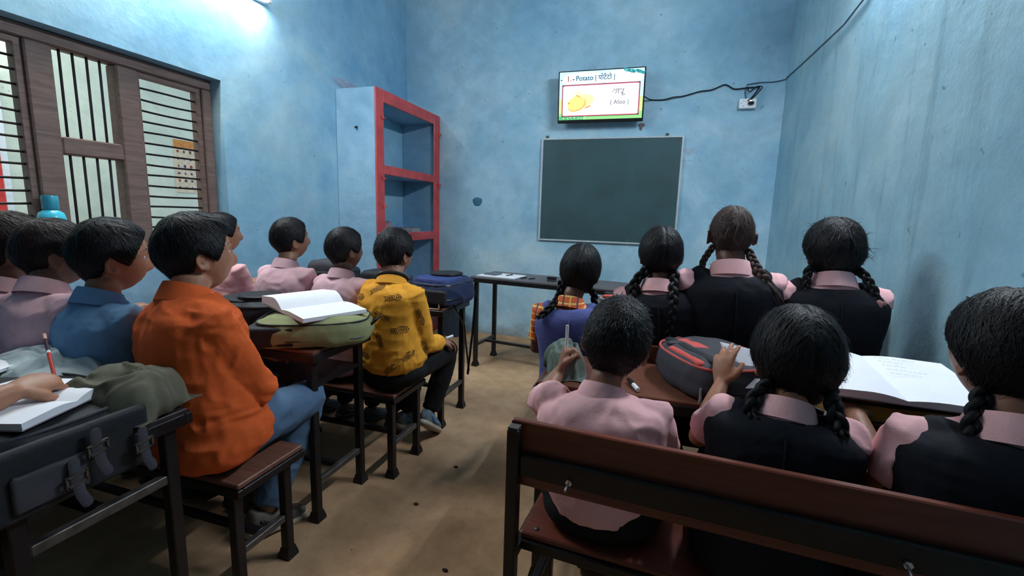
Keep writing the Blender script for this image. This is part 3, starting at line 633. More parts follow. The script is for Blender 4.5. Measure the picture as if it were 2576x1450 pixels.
def spine_rings(hip, N, sh_az, hip_az, s, infl, prof, kk=28, bow=.03, n=28):
    P0 = Vector(hip); P1 = Vector(N); a0, a1 = math.radians(hip_az), math.radians(sh_az); fw = Vector((math.sin(a0), math.cos(a0), 0)); R = []
    ctrl = (P0+P1)/2-fw*bow+Vector((0, 0, .0))
    for i in range(kk+1):
        t = i/kk; p = P0*(1-t)**2+ctrl*2*t*(1-t)+P1*t*t; T = ((ctrl-P0)*(1-t)+(P1-ctrl)*t).normalized()
        az = a0+(a1-a0)*t; X = Vector((math.cos(az), -math.sin(az), 0)); X = (X-T*X.dot(T)).normalized(); Y = T.cross(X)
        a = np.interp(t, prof[0], prof[1])*s+infl; b = np.interp(t, prof[0], prof[2])*s+infl
        ring = []
        for k in range(n):
            q = 2*PI*k/n; c_, s_ = math.cos(q), math.sin(q); e = .86
            ring.append(tuple(p+X*a*math.copysign(abs(c_)**e, c_)+Y*b*math.copysign(abs(s_)**e, s_)))
        R.append(ring)
    return R
PROF = ([0, .04, .12, .3, .5, .68, .80, .88, .94, 1.0], [.10, .135, .150, .134, .126, .138, .150, .142, .105, .056], [.08, .105, .115, .100, .094, .102, .100, .088, .070, .052])
PROFC = ([0, .04, .12, .3, .5, .68, .80, .88, .94, 1.0], [.125, .150, .160, .150, .142, .148, .157, .150, .112, .060], [.095, .120, .128, .116, .108, .110, .104, .094, .076, .056])
PROFV = ([0, .04, .12, .3, .5, .68, .80, .88, .93, .955], [.16, .165, .166, .156, .148, .155, .166, .164, .132, .092], [.12, .13, .132, .120, .110, .110, .106, .098, .082, .068])

def person(label, H, N, hip, az=0, sh=0, head=(0, 8, 0), ear=1.0, s=1, skin=None, hair='boy', hmat=None, hvol=.015, nstr=1600, shirt=None, sleeve='short', vest=None, trousers=None,
           L=None, R=None, hands=(None, None), shoes=None, voxel=.0065, wr=.004, seed=0, braids=None, tie=None, messy=.15, collar=True, hs=None, name='person', wcloth=None, hem=.030, hipf=1.0, band=None, tuft=0, sprof=None, feet=None, wid=1.0, legs=True, cuff=None, strl=None, spread=.085, collarmat=None):
    hip = Vector(hip); N = Vector(N); H = Vector(H); rng = np.random.default_rng(seed+1); skin = skin or M_SKIN; hmat = hmat or M_HAIR; trousers = trousers or BLACKT
    t = thing(name, label, 'person', tuple(hip)); hs = hs or s
    a = math.radians(az); fw = Vector((math.sin(a), math.cos(a), 0)); rt = Vector((math.cos(a), -math.sin(a), 0)); b = math.radians(sh); srt = Vector((math.cos(b), -math.sin(b), 0)); sfw = Vector((math.sin(b), math.cos(b), 0))
    body = MB(); M = basis(*head)
    pel = hip+Vector((0, 0, .012))
    body.rings(spine_rings(pel+Vector((0, 0, .03)), N, sh, az, s*wid, -.012, PROF))
    # neck and head
    up = M @ Vector((0, 0, 1)); body.tube([N-Vector((0, 0, .03)), N+(H-N)*.25, H-up*.055*hs-(M @ Vector((0, .012, 0)))*hs], [.052*s, .047*s, .050*s], 18)
    body.raw(tf(head_surf(SD), M, H, hs), SF)
    for sx in (-1, 1):      # ears: rim, bowl, lobe, tragus
        E = []
        for k in range(11):
            q = -2.2+k*.46; E.append((sx*(.075+.006*math.sin(k/10*PI))*ear, -.012-.0145*math.cos(q), -.012+.025*math.sin(q+PI)))
        body.tube(tf(E, M, H, hs), .0042*hs, 8); c = tf([(sx*.0715*ear, -.012, -.012)], M, H, hs)[0]
        body.ell(c, (.006*hs, .013*hs, .022*hs), M=M); body.ell(tf([(sx*.0735*ear, -.005, -.036)], M, H, hs)[0], (.005*hs, .008*hs, .009*hs), M=M)
    # arms
    shd = []; arms = []
    for sx, arm, hd in ((-1, L, hands[0]), (1, R, hands[1])):
        S = N+srt*sx*.128*s*wid-Vector((0, 0, .050*s))-sfw*.004; shd.append(S)
        if arm is None: E = S+srt*sx*.035-Vector((0, 0, .19*s))+sfw*.07; W = E+sfw*.17*s-srt*sx*.07+Vector((0, 0, .03))
        else: E, W = Vector(arm[0]), Vector(arm[1])
        arms.append((S, E, W)); E2 = E+(E-(S+W)/2).normalized()*.004
        body.tube([S-srt*sx*.03, S, S.lerp(E, .5), E2, E.lerp(W, .3), E.lerp(W, .7), W], [.040*s, .044*s, .037*s, .031*s, .033*s, .027*s, .021*s], 16)
        fd = (W-E).normalized()
        if hd: hand_shapes(body, W, hd['d'], hd['n'], hd.get('side', 1), s*1.0, hd.get('curl', (.5, .5, .55, .6)), hd.get('thumb', .5), hd.get('spread', .12))
        else:
            dn = Vector((0, 0, -1)); nn = dn-fd*dn.dot(fd)
            if nn.length < .2: nn = -srt*sx
            x = fd.cross(nn); sd = 1 if x.dot(srt*-sx) > 0 else -1; hand_shapes(body, W, fd, nn, sd, s)
    # legs
    feetp = []
    if legs:
        for i, sx in enumerate((-1, 1)):
            hp = hip+rt*sx*.065*s+Vector((0, 0, .012+.075*s)); K = hip+fw*.36*s+rt*sx*spread*s+Vector((0, 0, .010+.065*s)); A = K+fw*.0+Vector((0, 0, -(K.z-.085)))
            if feet and feet[i]: K, A = Vector(feet[i][0]), Vector(feet[i][1])
            body.tube([hp, hp.lerp(K, .5), K, K.lerp(A, .12), K.lerp(A, .35), K.lerp(A, .75), A], [.068*s, .060*s, .047*s, .044*s, .043*s, .031*s, .026*s], 16)
            fdir = Vector(feet[i][2]) if feet and feet[i] and len(feet[i]) > 2 else fw+Vector((0, 0, -.12)); fdir.normalize(); feetp.append((hp, K, A, fdir))
            body.tube([A-fdir*.03-Vector((0, 0, .03)), A+fdir*.05-Vector((0, 0, .035)), A+fdir*.12-Vector((0, 0, .045))], [.028*s, .030*s, .026*s], 12, flat=.8)
    remesh(body, 'body', skin, t, voxel, 2)
    # eyes and lips
    def fy(x, z): q = HSURF[HSURF[:, 1] > 0]; return q[np.argmin((q[:, 0]-x)**2+(q[:, 2]-z)**2), 1]
    for sx in (-1, 1):
        ey = fy(.031, .007)-.0085; c = tf([(sx*.031, ey, .007)], M, H, hs)[0]; e = MB(); e.ell(c, (.0125*hs, .0115*hs, .0085*hs), M=M, nu=12, nv=8); eo = e.build('eye', M_EYE, t)
        c = tf([(sx*.031, ey+.0085, .007)], M, H, hs)[0]; e = MB(); e.ell(c, (.0052*hs, .0042*hs, .0056*hs), M=M, nu=10, nv=6); e.build('iris', M_IRIS, eo)
        e = MB(); pts = tf([(sx*.014, fy(.014, .030)-.001, .030), (sx*.030, fy(.030, .034)-.001, .034), (sx*.046, fy(.046, .029)-.001, .029)], M, H, hs); e.tube(pts, [.003*hs, .0032*hs, .0018*hs], 6, flat=.6); e.build('eyebrow', hmat, t)
    # hair
    h = MB(); Pd = hair_point(SD, hair, hvol); h.raw(tf(Pd, M, H, hs), SF); strands(h, M, H, hs, hair, hvol, nstr, rng, messy=messy, length=strl)
    if tuft: strands(h, M, H, hs, hair, hvol, tuft, rng, messy=.7, length=.05, lift=.020, width=.0009)
    h.build('hair', hmat, t, angle=None)
    if braids:
        for k, bd in enumerate(braids):
            P0 = tf([bd[0]], M, H, hs)[0]; braid(t, [P0]+[Vector(q) for q in bd[1]], bd[2], bd[3], hmat, tie, seed+k, bd[4] if len(bd) > 4 else .05)
    # shirt
    shirt = shirt or PINK; sb = MB(); sb.rings(spine_rings(hip+Vector((0, 0, hem)), N-Vector((0, 0, .006)), sh, az, s*wid, .004, sprof or PROFC))
    for sx, (S, E, W) in zip((-1, 1), arms):
        q = {'short': .72, 'long': 2.0, 'elbow': 1.25}[sleeve]; P = [S-srt*sx*.03, S+Vector((0, 0, .004)), S.lerp(E, .5)]; rr = [.046*s, .056*s, .052*s]
        if q > 1: P += [E+(E-(S+W)/2).normalized()*.004, E.lerp(W, (q-1)*.5), E.lerp(W, (q-1)*.9)]; rr += [.048*s, .042*s, .038*s]
        else: P += [S.lerp(E, q)]; rr += [.052*s]
        sb.tube(P, rr, 18, cap=(q > 1))
        if q > 1:
            cf = MB(); a1, a2 = E.lerp(W, (q-1)*.9-.08), E.lerp(W, (q-1)*.9+.03); cf.tube([a1, a2], [.037*s, .036*s], 16, cap=False); cf.build('cuff', cuff or shirt, t, angle=60)
    sv = max(.006, voxel); remesh(sb, 'shirt', shirt, t, sv, 3, wr*1.45, seed)
    if collar:
        cm = MB(); ax = ((H-N).normalized()+Vector((0, 0, 1.2))).normalized(); X = (srt-ax*srt.dot(ax)).normalized(); Y = ax.cross(X); c0 = N-ax*.010; R_ = []
        prof = [(.054, -.012), (.053, .012), (.055, .030), (.060, .032), (.066, .018), (.074, -.006), (.078, -.020), (.073, -.018), (.063, .006), (.058, .018)]
        nn = 40
        for k in range(nn+1):
            q = -PI*1.42+(PI*1.84)*k/nn   # gap at the front
            q = PI/2+.22+(2*PI-.44)*k/nn; ring = []
            for r, z in prof:
                f = 1-.10*math.cos(q-PI/2)*.0; drop = .012*math.cos(q-PI/2); ring.append(tuple(c0+X*(r*s*1.02)*math.cos(q)+Y*(r*s*.98)*math.sin(q)+ax*(z*s-drop)))
            R_.append(ring)
        cm.rings(R_); cm.build('collar', collarmat or shirt, t, angle=70)
    if band:
        bm_ = MB(); ax = (H-N).normalized(); X = (srt-ax*srt.dot(ax)).normalized(); Y = ax.cross(X); bm_.tube([N+ax*.008+X*.066*s*math.cos(2*PI*k/24)+Y*.064*s*math.sin(2*PI*k/24) for k in range(25)], .009*s, 8, cap=False); bm_.build('neck_band', band, t)
    if vest:
        vb = MB(); vb.rings(spine_rings(hip+Vector((0, 0, .024)), N, sh, az, s*wid, .012, PROFV, kk=28)[:28])
        for sx, S in zip((-1, 1), shd): vb.tube([N+srt*sx*.062*s-Vector((0, 0, .040*s)), S-srt*sx*.030*s+Vector((0, 0, .004))], [.036*s, .055*s], 18)
        remesh(vb, 'tunic', vest, t, sv, 3, wr*.6, seed+40)
        zp = MB(); Rr = spine_rings(hip+Vector((0, 0, .012)), N, sh, az, s*wid, .012, PROFV)
        back = [Vector(r[21]) for r in Rr]; fwv = sfw; zp.tube([p-fwv*.004 for p in back[14:26]], .0028, 6); zp.build('back_seam', vest, t)
    if legs:
        tr = MB()
        for hp, K, A, fd in feetp:
            w_ = 1.08 if vest else 1.0
            tr.tube([hp-fw*.02, hp.lerp(K, .5), K, K.lerp(A, .12), K.lerp(A, .5), K.lerp(A, .93)], [.082*s*w_, .074*s*w_, .060*s*w_, .056*s, .054*s, .046*s], 16, cap=False)
        tr.rings(spine_rings(hip+Vector((0, 0, .014)), N, sh, az, s*wid, -.001, PROF)[:9])
        tr.ell(hip+Vector((0, 0, .012+.072*s)), (.145*s*wid*hipf, .115*s*hipf, .072*s), M=basis(az), nu=20, nv=12)
        remesh(tr, 'skirt' if vest else 'trousers', trousers, t, max(sv, .008), 3, wr, seed+80)
        for hp, K, A, fd in feetp:
            make_shoe(t, A, fd, s, *(shoes or (M_BLACKP, M_DGREY, M_BLACKP)))
    return t
def fern_prints(shirt, n, seed):
    from mathutils.bvhtree import BVHTree
    rng = random.Random(seed); me = shirt.data; V = [v.co.copy() for v in me.vertices]; bv = BVHTree.FromPolygons(V, [tuple(p.vertices) for p in me.polygons]); m = MB(); used = []
    tries = 0
    while len(used) < n and tries < 4000:
        tries += 1; p = rng.choice(V)
        if any((p-q).length < .098 for q in used) or p.z < .03: continue
        used.append(p); nrm = bv.find_nearest(p)[1]; T = nrm.cross(Vector((rng.uniform(-1, 1), rng.uniform(-1, 1), rng.uniform(-1, 1)))).normalized(); S = nrm.cross(T)
        def strip(pts, w_):
            Q = []
            for q, ww in zip(pts, w_):
                c, nn, _, _ = bv.find_nearest(q); c = c+nn*.0007; Q.append((c, nn, ww))
            vv = []
            for k, (c, nn, ww) in enumerate(Q):
                d = (Q[min(k+1, len(Q)-1)][0]-Q[max(k-1, 0)][0]).normalized(); sd = d.cross(nn).normalized()*ww; vv += [tuple(c-sd), tuple(c+sd)]
            m.raw(vv, [(2*k, 2*k+1, 2*k+3, 2*k+2) for k in range(len(Q)-1)])
        L = rng.uniform(.070, .092); strip([p+T*L*(k/4-.5) for k in range(5)], [.0011]*5)
        for k in range(8):
            b = p+T*L*(k/8-.45)
            for sg in (-1, 1): l = .027*(1-.5*k/8)*rng.uniform(.7, 1.1); strip([b, b+(S*sg+T*.8)*l*.5, b+(S*sg*.8+T*1.3)*l*.95], [.0017, .0015, .0004])
    o = m.build('fern_print', M_FERN, shirt.parent, org=(0, 0, 0), smooth=False); o['kind'] = 'stuff'; return o
def make_shoe(t, A, fd, s, sole, upper, trim):
    fd = Vector(fd).normalized(); side = fd.cross(Vector((0, 0, 1))).normalized(); up = side.cross(fd).normalized(); c = A-up*.062*s
    def P(x, y, z): return tuple(c+side*x*s+fd*y*s+up*z*s)
    ys = [-.055, -.045, -.02, .02, .06, .10, .135, .15]; ws = [.022, .030, .034, .034, .040, .041, .030, .016]; hs = [.075, .080, .078, .062, .050, .040, .030, .020]
    m = MB(); n = 16; R = []
    for y, w_, h in zip(ys, ws, hs): R.append([P(w_*math.copysign(abs(math.cos(2*PI*k/n))**.7, math.cos(2*PI*k/n)), y, .004+(h*.5)*(1+math.copysign(abs(math.sin(2*PI*k/n))**.7, math.sin(2*PI*k/n)))) for k in range(n)])
    m.rings(R); sh = m.build('shoe', upper, t, angle=None)
    m = MB(); R = []
    for y, w_ in zip(ys, ws): R.append([P((w_+.004)*math.copysign(abs(math.cos(2*PI*k/n))**.5, math.cos(2*PI*k/n)), y*1.05, -.010+.014*(1+math.copysign(abs(math.sin(2*PI*k/n))**.5, math.sin(2*PI*k/n)))) for k in range(n)])
    m.rings(R); m.build('sole', sole, sh, angle=None)
    m = MB()
    for y, h in ((.055, .056), (.035, .064), (.075, .050)): m.tube([P(-.022, y, h-.014), P(0, y, h), P(.022, y, h-.014)], .004*s, 6)
    m.build('laces', trim, sh)
    
    for q in (-1, 1): m = MB(); m.tube([P(.033*q, -.03, .05), P(.038*q, .0, .03), P(.041*q, .05, .028)], .006*s, 6); m.build('side_stripe', trim, sh)

# --- left column, near row (bench behind the first visible desk)
person('person in pale pink shirt at the far left edge, head cut by the frame', (-2.22, 1.05, 1.085), (-2.19, 1.0, .955), (-2.22, 1.03, .42), az=8, sh=5, head=(18, 4, 0), skin=M_SKIN, hmat=M_HAIRFLARE, shirt=PINKD, seed=1, hs=1.08,
       L=((-2.40, 1.12, .74), (-2.38, 1.34, .80)), R=((-2.03, 1.12, .74), (-2.12, 1.33, .79)))
person('person in lavender pink shirt sitting just left of the sky blue shirt', (-1.99, 1.05, 1.07), (-1.95, .99, .965), (-1.96, 1.02, .42), az=8, sh=6, head=(20, 2, 0), skin=M_SKIN, hmat=M_HAIRFLARE, shirt=PINKD, seed=2, hs=1.05, sleeve='short',
       L=((-2.13, 1.10, .74), (-2.12, 1.32, .80)), R=((-1.80, 1.10, .74), (-1.90, 1.32, .79)))
person('person in sky blue shirt with glossy hair looking right', (-1.745, 1.075, 1.07), (-1.725, 1.015, .945), (-1.74, 1.03, .42), az=10, sh=12, head=(24, -4, 2), skin=M_SKINL, shirt=SKYB, sleeve='elbow', seed=3, hs=1.10, nstr=2600, hvol=.018, voxel=.005, trousers=DARKT,
       L=((-1.95, 1.20, .745), (-1.94, 1.46, .80)), R=((-1.58, 1.17, .72), (-1.66, 1.37, .79)))
person('person in bright orange shirt and blue jeans on the near bench end', (-1.425, 1.125, 1.092), (-1.395, 1.06, .975), (-1.34, 1.09, .42), az=14, sh=22, head=(22, 2, -3), skin=M_SKINL, shirt=ORANGE, sleeve='long', seed=4, hs=1.13, s=1.13, nstr=3500, hvol=.020, voxel=.005, trousers=JEANS, wr=.006, wid=1.10,
       L=((-1.58, 1.17, .70), (-1.50, 1.38, .68)), R=((-1.20, 1.13, .665), (-1.37, 1.285, .60)), shoes=(simple('cream_sole', (170, 160, 140)), simple('khaki_boot', (92, 86, 78), .7), M_BLACKP),
       feet=(((-1.46, 1.42, .52), (-1.50, 1.34, .09), (.1, 1, -.1)), ((-1.275, 1.44, .51), (-1.36, 1.27, .09), (.25, 1, -.15))))
# --- left column, middle row
person('person seen only as a dark profile behind the orange shirt boy', (-2.335, 2.0, 1.10), (-2.33, 1.96, .955), (-2.32, 1.92, .42), az=8, head=(26, 2, 0), skin=M_SKINL, seed=5, hs=1.02, sleeve='short',
       L=((-2.47, 2.02, .72), (-2.44, 2.24, .78)), R=((-2.18, 2.04, .72), (-2.22, 2.26, .78)))
person('person in dusty pink shirt, tilted head, near the blank left wall', (-1.825, 1.965, 1.092), (-1.815, 1.915, .965), (-1.83, 1.89, .42), az=6, sh=4, head=(24, 6, 3), skin=M_SKIN, shirt=PINKD, seed=6, nstr=1800, hs=.98, s=.95,
       L=((-1.97, 2.0, .74), (-1.93, 2.20, .80)), R=((-1.66, 1.99, .74), (-1.72, 2.2, .80)))
person('person in dusty pink shirt between the other pink boy and the mustard shirt', (-1.49, 1.965, 1.054), (-1.475, 1.915, .935), (-1.50, 1.89, .42), az=8, sh=8, head=(20, 2, 0), skin=M_SKIND, shirt=PINKD, seed=7, nstr=1800, hs=.98, s=.94,
       L=((-1.63, 2.0, .73), (-1.60, 2.22, .80)), R=((-1.33, 1.98, .73), (-1.42, 2.2, .80)), hands=(None, None))
MUST = person('person in mustard fern print shirt and black trousers beside the aisle', (-1.19, 1.945, 1.055), (-1.165, 1.875, .935), (-1.165, 1.88, .42), az=14, sh=14, head=(14, 2, 0), skin=M_SKIN, shirt=M_YEL, sleeve='long', seed=8, nstr=2600, hs=1.0, s=1.02, hvol=.018, messy=.45, voxel=.0055, wid=1.04, wr=.005, strl=.045, band=BLACKT, tuft=130, hem=.095, hipf=1.12,
       L=((-1.33, 1.95, .68), (-1.30, 2.15, .74)), R=((-1.02, 1.93, .62), (-1.035, 2.10, .585)), collarmat=M_YEL,
       hands=(None, dict(d=(.25, .95, -.15), n=(-.1, -.2, -1), side=-1, curl=(.5, .55, .6, .6), thumb=.6)),
       feet=(((-1.23, 2.24, .50), (-1.29, 2.22, .10)), ((-1.05, 2.26, .50), (-1.12, 2.17, .15), (.0, 1, -.75))), shoes=(simple('pale_rubber_sole', (176, 168, 150)), simple('grey_trainer', (104, 118, 128), .5, c2=(78, 92, 104), nscale=14), simple('sky_blue_trim', (70, 160, 214), .5)))
fern_prints([c for c in MUST.children if c.name.startswith('shirt')][0], 46, 5)
# --- right column, far row
GT = dict(hair='girl', hvol=.013, vest=NAVY, nstr=1500)
person('person in purple blue tunic over orange plaid shirt, one braid showing', (-.30, 2.0, 1.022), (-.325, 1.935, .885), (-.29, 2.00, .42), az=-8, sh=-4, head=(-2, 4, 8), skin=M_SKIND, shirt=M_PLAID, seed=10, hair='girl', hvol=.014, vest=BLUEV, trousers=BLUEV, hs=1.04, s=.92,
       L=((-.475, 1.97, .66), (-.42, 2.16, .62)), R=((-.165, 2.0, .68), (-.18, 2.2, .74)), braids=[((-.062, -.045, -.055), [(-.375, 1.925, .915), (-.395, 1.865, .875), (-.43, 1.84, .838)], .0125, .011, .02), ((.055, -.03, -.06), [(-.235, 2.0, .92), (-.225, 1.99, .86)], .0125, .011, .02)])
person('person in black tunic with two long braids down the back', (.030, 1.975, 1.112), (.03, 1.93, .985), (.07, 2.02, .42), az=-6, sh=0, head=(-10, 2, 0), skin=M_SKIND, seed=11, hs=1.02, s=.98, **GT,
       L=((-.10, 2.03, .74), (-.08, 2.24, .80)), R=((.225, 2.02, .745), (.16, 2.22, .80)), braids=[((-.055, -.050, -.055), [(-.06, 1.895, 1.00), (-.065, 1.865, .94), (-.055, 1.85, .86)], .0150, .012, .03), ((.050, -.058, -.060), [(.085, 1.885, 1.00), (.090, 1.845, .93), (.080, 1.83, .80), (.062, 1.825, .70)], .0155, .012, .05)])
person('person in black tunic with thin regrowing hair, tallest of the girls', (.29, 2.0, 1.205), (.295, 1.955, 1.07), (.32, 2.02, .42), az=-6, sh=-3, head=(-6, 6, 0), skin=M_SKIND, hmat=M_HAIRT, seed=12, ear=1.13, tuft=45, hs=1.0, s=1.10, hair='girl', hvol=.007, vest=NAVY, nstr=1400, messy=.5,
       L=((.09, 2.05, .84), (.14, 2.27, .80)), R=((.50, 2.05, .84), (.44, 2.27, .80)), braids=[((-.066, -.022, -.050), [(.195, 1.955, 1.10), (.188, 1.93, 1.065)], .0095, .009, .02), ((.062, -.035, -.055), [(.368, 1.94, 1.105), (.385, 1.91, 1.07), (.41, 1.895, 1.035)], .0105, .016, .09)])
person('person in black tunic with ribbon tied braids beside the right wall', (.645, 2.005, 1.148), (.645, 1.96, 1.045), (.655, 2.02, .42), az=-8, sh=2, head=(-8, -2, 0), skin=M_SKIND, seed=13, tuft=60, hs=1.08, s=1.04, hair='girl', hvol=.020, vest=NAVY, nstr=3500, messy=.5,
       L=((.50, 2.06, .80), (.50, 2.26, .80)), R=((.79, 2.03, .79), (.74, 2.25, .80)), tie=simple('dull_pink_ribbon', (176, 120, 122), .8),
       braids=[((-.068, -.035, -.050), [(.555, 1.935, 1.08), (.548, 1.915, 1.03), (.552, 1.905, .99)], .0120, .010, .02), ((.058, -.045, -.055), [(.725, 1.925, 1.08), (.745, 1.90, 1.04), (.765, 1.885, .985)], .0120, .010, .02)])
# --- right column, near row
person('person with short cropped hair in a pink shirt on the near bench', (-.078, 1.262, .914), (-.102, 1.195, .79), (-.085, 1.19, .42), az=2, sh=6, head=(4, -6, 7), skin=M_SKIN, shirt=PINK, seed=14, hs=1.10, s=.90, nstr=5000, hvol=.012, strl=.020, messy=.4, voxel=.005, wid=1.18, wr=.005,
       L=((-.295, 1.28, .70), (-.262, 1.42, .755)), hem=.045, hipf=1.12, sprof=([0, .04, .12, .3, .5, .68, .80, .88, .94, 1.0], [.07, .098, .118, .140, .142, .150, .158, .152, .112, .060], [.07, .10, .115, .112, .108, .110, .104, .094, .076, .056]), R=((.075, 1.25, .60), (.0, 1.38, .565)), hands=(dict(d=(.12, .35, .85), n=(.9, .3, -.2), side=-1, curl=(1.1, 1.15, 1.2, 1.2), thumb=.9), None))
person('person in black tunic with two braids in the right foreground', (.348, 1.225, .928), (.318, 1.15, .825), (.30, 1.15, .42), az=2, sh=10, head=(-4, -8, 0), skin=M_SKINL, seed=15, hs=1.12, s=.92, hair='girl', hvol=.015, vest=NAVY, nstr=4500, messy=.25, voxel=.005, wr=.005,
       L=((.155, 1.24, .69), (.213, 1.365, .795)), R=((.47, 1.24, .66), (.42, 1.42, .75)), hands=(dict(d=(.05, .45, .88), n=(.55, .75, -.4), side=-1, curl=(.25, .3, .35, .5), thumb=.1, spread=.3), None),
       braids=[((-.062, -.048, -.055), [(.248, 1.125, .85), (.238, 1.105, .825)], .0155, .012, .02), ((.058, -.05, -.060), [(.402, 1.12, .86), (.412, 1.09, .82)], .0140, .012, .02)])
person('person in black tunic cut by the right edge of the picture', (.71, 1.165, 1.00), (.69, 1.09, .868), (.67, 1.12, .42), az=2, sh=4, head=(-6, 0, 0), skin=M_SKIN, seed=16, hs=1.14, s=1.08, hair='girl', hvol=.016, vest=NAVY, nstr=4500, messy=.35, voxel=.0055, wr=.005,
       L=((.515, 1.13, .69), (.54, 1.35, .76)), R=((.84, 1.14, .70), (.80, 1.34, .76)), braids=[((-.062, -.048, -.060), [(.615, 1.065, .885), (.607, 1.05, .858)], .0135, .011, .02), ((.060, -.048, -.060), [(.77, 1.07, .89), (.785, 1.05, .855)], .0135, .013, .02)])
# --- the writing pupil at the left edge
person('person at the left edge whose hand writes with a red pencil', (-1.62, .33, 1.12), (-1.60, .26, .98), (-1.58, .15, .42), az=6, sh=0, head=(10, -20, 0), skin=M_SKINL, shirt=SKYB, seed=17, s=1.14, voxel=.0045, nstr=1200,
       L=((-1.80, .36, .76), (-1.74, .56, .80)), R=((-1.33, .38, .785), (-1.36, .605, .822)), hands=(None, dict(d=(-.28, .96, .02), n=(-.35, -.12, -.95), side=-1, curl=(.75, .8, .85, .9), thumb=.7, spread=.1)))

# ================================================================ BAGS, BOOKS, SMALL THINGS
def backpack(name, label, c, size, rz, mats, tilt=(0, 0), seed=0, pocket=True, piping=None, sag=.0, round_pocket=False, zips=2, strap=None, panel=None):
    """lies on its back: length along local y (round top at +y), width x, height z; mats=(body, pocket, trim)"""
    lx, ly, h = size; t = thing(name, label, 'bag', c, rz, local=True); t.rotation_euler = (tilt[0], tilt[1], rz)
    def outline(k, n=40, e=4.0, top=.35):
        P = []
        for i in range(n):
            a = 2*PI*i/n; x = math.copysign(abs(math.cos(a))**(2/e), math.cos(a)); y = math.copysign(abs(math.sin(a))**(2/e), math.sin(a))
            if y > 0: x *= 1-top*y*y*.8
            P.append((x*lx/2*k, y*ly/2*k))
        return P
    def lump(levels, name, mat, x0=0, y0=0, sc=(1, 1), wr=.004, parent=None):
        m = MB(); R = []
        for z, k in levels: R.append([(x0+x*sc[0], y0+y*sc[1], z) for x, y in outline(k)])
        m.rings(R); return remesh(m, name, mat, parent or t, .006, 3, wr*1.7, seed, (9, 9, 14), org=(0, 0, 0))
    lump([(0.004, .88), (.012, .96), (h*.25, 1.0), (h*.6, .99), (h*.85, .93), (h, .72), (h+.004, .3)], 'bag_body', mats[0])
    zt = h
    if pocket and not round_pocket:
        lump([(h*.55, .9), (h*.9, 1), (h*1.12, .97), (h*1.25, .85), (h*1.28, .4)], 'front_pocket', mats[1], 0, -ly*.14, (.78, .60)); zt = h*1.27
    if round_pocket:
        lump([(h*.6, .95), (h*.95, 1), (h*1.08, .95), (h*1.1, .4)], 'front_pocket', mats[1], 0, -ly*.12, (.80, .62), .002)
        m = MB(); n = 28; R = []
        for z, k in ((h*1.02, 1), (h*1.16, 1), (h*1.22, .93), (h*1.20, .5)): R.append([(lx*.30*k*math.cos(2*PI*i/n), ly*.05+ly*.24*k*math.sin(2*PI*i/n), z) for i in range(n)])
        m.rings(R); m.build('round_pocket', M_BLACKF, t, angle=50)
        m = MB(); m.tube([(lx*.305*math.cos(2*PI*i/30), ly*.05+ly*.245*math.sin(2*PI*i/30), h*1.17) for i in range(31)], .004, 8, cap=False); m.build('pocket_piping', mats[2], t)
    for z, k in ((h*.86, .945), (h*.30, 1.005)):
        o = outline(k, 60); m = MB(); m.tube([(x, y, z) for x, y in o+[o[0]]], .0042 if z > h*.5 else .003, 6, cap=False); m.build('piping' if z > h*.5 else 'zip_line', (piping or mats[2]) if z > h*.5 else M_BLACKP, t)
    for i in range(zips):
        a = (.25+.5*i)*PI*-1; o = outline(1.02, 60); q = o[int((.62+.2*i)*60) % 60]; m = MB(); x, y = q
        m.tube([(x, y, h*.35), (x*1.03, y*1.04, h*.18), (x*1.04, y*1.06, h*.02)], [.005, .0045, .006], 6); m.build('zip_pull', M_CHROME, t)
    m = MB(); m.tube([(-.03, ly*.5, h*.6), (-.03, ly*.54, h*.75), (0, ly*.56, h*.8), (.03, ly*.54, h*.75), (.03, ly*.5, h*.6)], .006, 8); m.build('handle_loop', mats[2], t)
    if strap:
        m = MB(); m.tube(strap, .012, 8, flat=.22); m.build('shoulder_strap', mats[2], t)
    if panel:
        for n_, mt, bx in panel:
            x0, x1, y0, y1, z0, z1 = bx; m = MB(); m.box(x0*lx, x1*lx, y0*ly, y1*ly, z0*h, z1*h, .008); remesh(m, n_, mt, t, .006, 2, .001, seed, org=(0, 0, 0))
    return t
NAVYB = fabric('navy_blue_nylon', (52, 66, 116), .6); OLIVE = fabric('olive_green_canvas', (136, 140, 100), .8); KHAKI = fabric('khaki_canvas', (96, 94, 80), .85); REDB = fabric('brick_red_nylon', (196, 84, 78), .7)
GREYB = fabric('warm_grey_nylon', (142, 134, 132), .8); OCHRE = fabric('ochre_nylon', (150, 118, 52), .8); LBLUE = fabric('pale_blue_cloth', (178, 194, 198), .9)
backpack('backpack', 'navy blue and black backpack on the desk end in front of the mustard shirt', (-1.20, 2.52, .722), (.31, .42, .145), math.radians(-8), (fabric('dark_navy_nylon', (40, 48, 78), .6), NAVYB, M_BLACKP), seed=1, round_pocket=True, strap=[(.13, -.12, .03), (.17, -.05, -.12), (.165, .0, -.32), (.16, .03, -.42), (.17, .0, -.44), (.175, .04, -.2), (.16, .1, .02)],
         panel=[('black_side_panel', M_BLACKF, (-.46, .46, -.515, -.44, .1, .7))])
backpack('backpack', 'black backpack with grey zip leaning on the desk near the cupboard', (-1.98, 2.50, .722), (.30, .36, .17), math.radians(12), (M_BLACKF, M_DGREY, M_BLACKP), seed=2)
backpack('backpack', 'dark grey backpack in front of the middle pink shirt boy', (-1.60, 2.52, .722), (.30, .34, .135), math.radians(-5), (M_DGREY, M_BLACKF, M_BLACKP), seed=3)
backpack('backpack', 'plain black backpack with a raised oval pocket beside the open notebook', (-1.76, 1.67, .722), (.30, .36, .11), math.radians(-92), (M_BLACKF, M_BLACKF, M_BLACKP), seed=4, round_pocket=True)
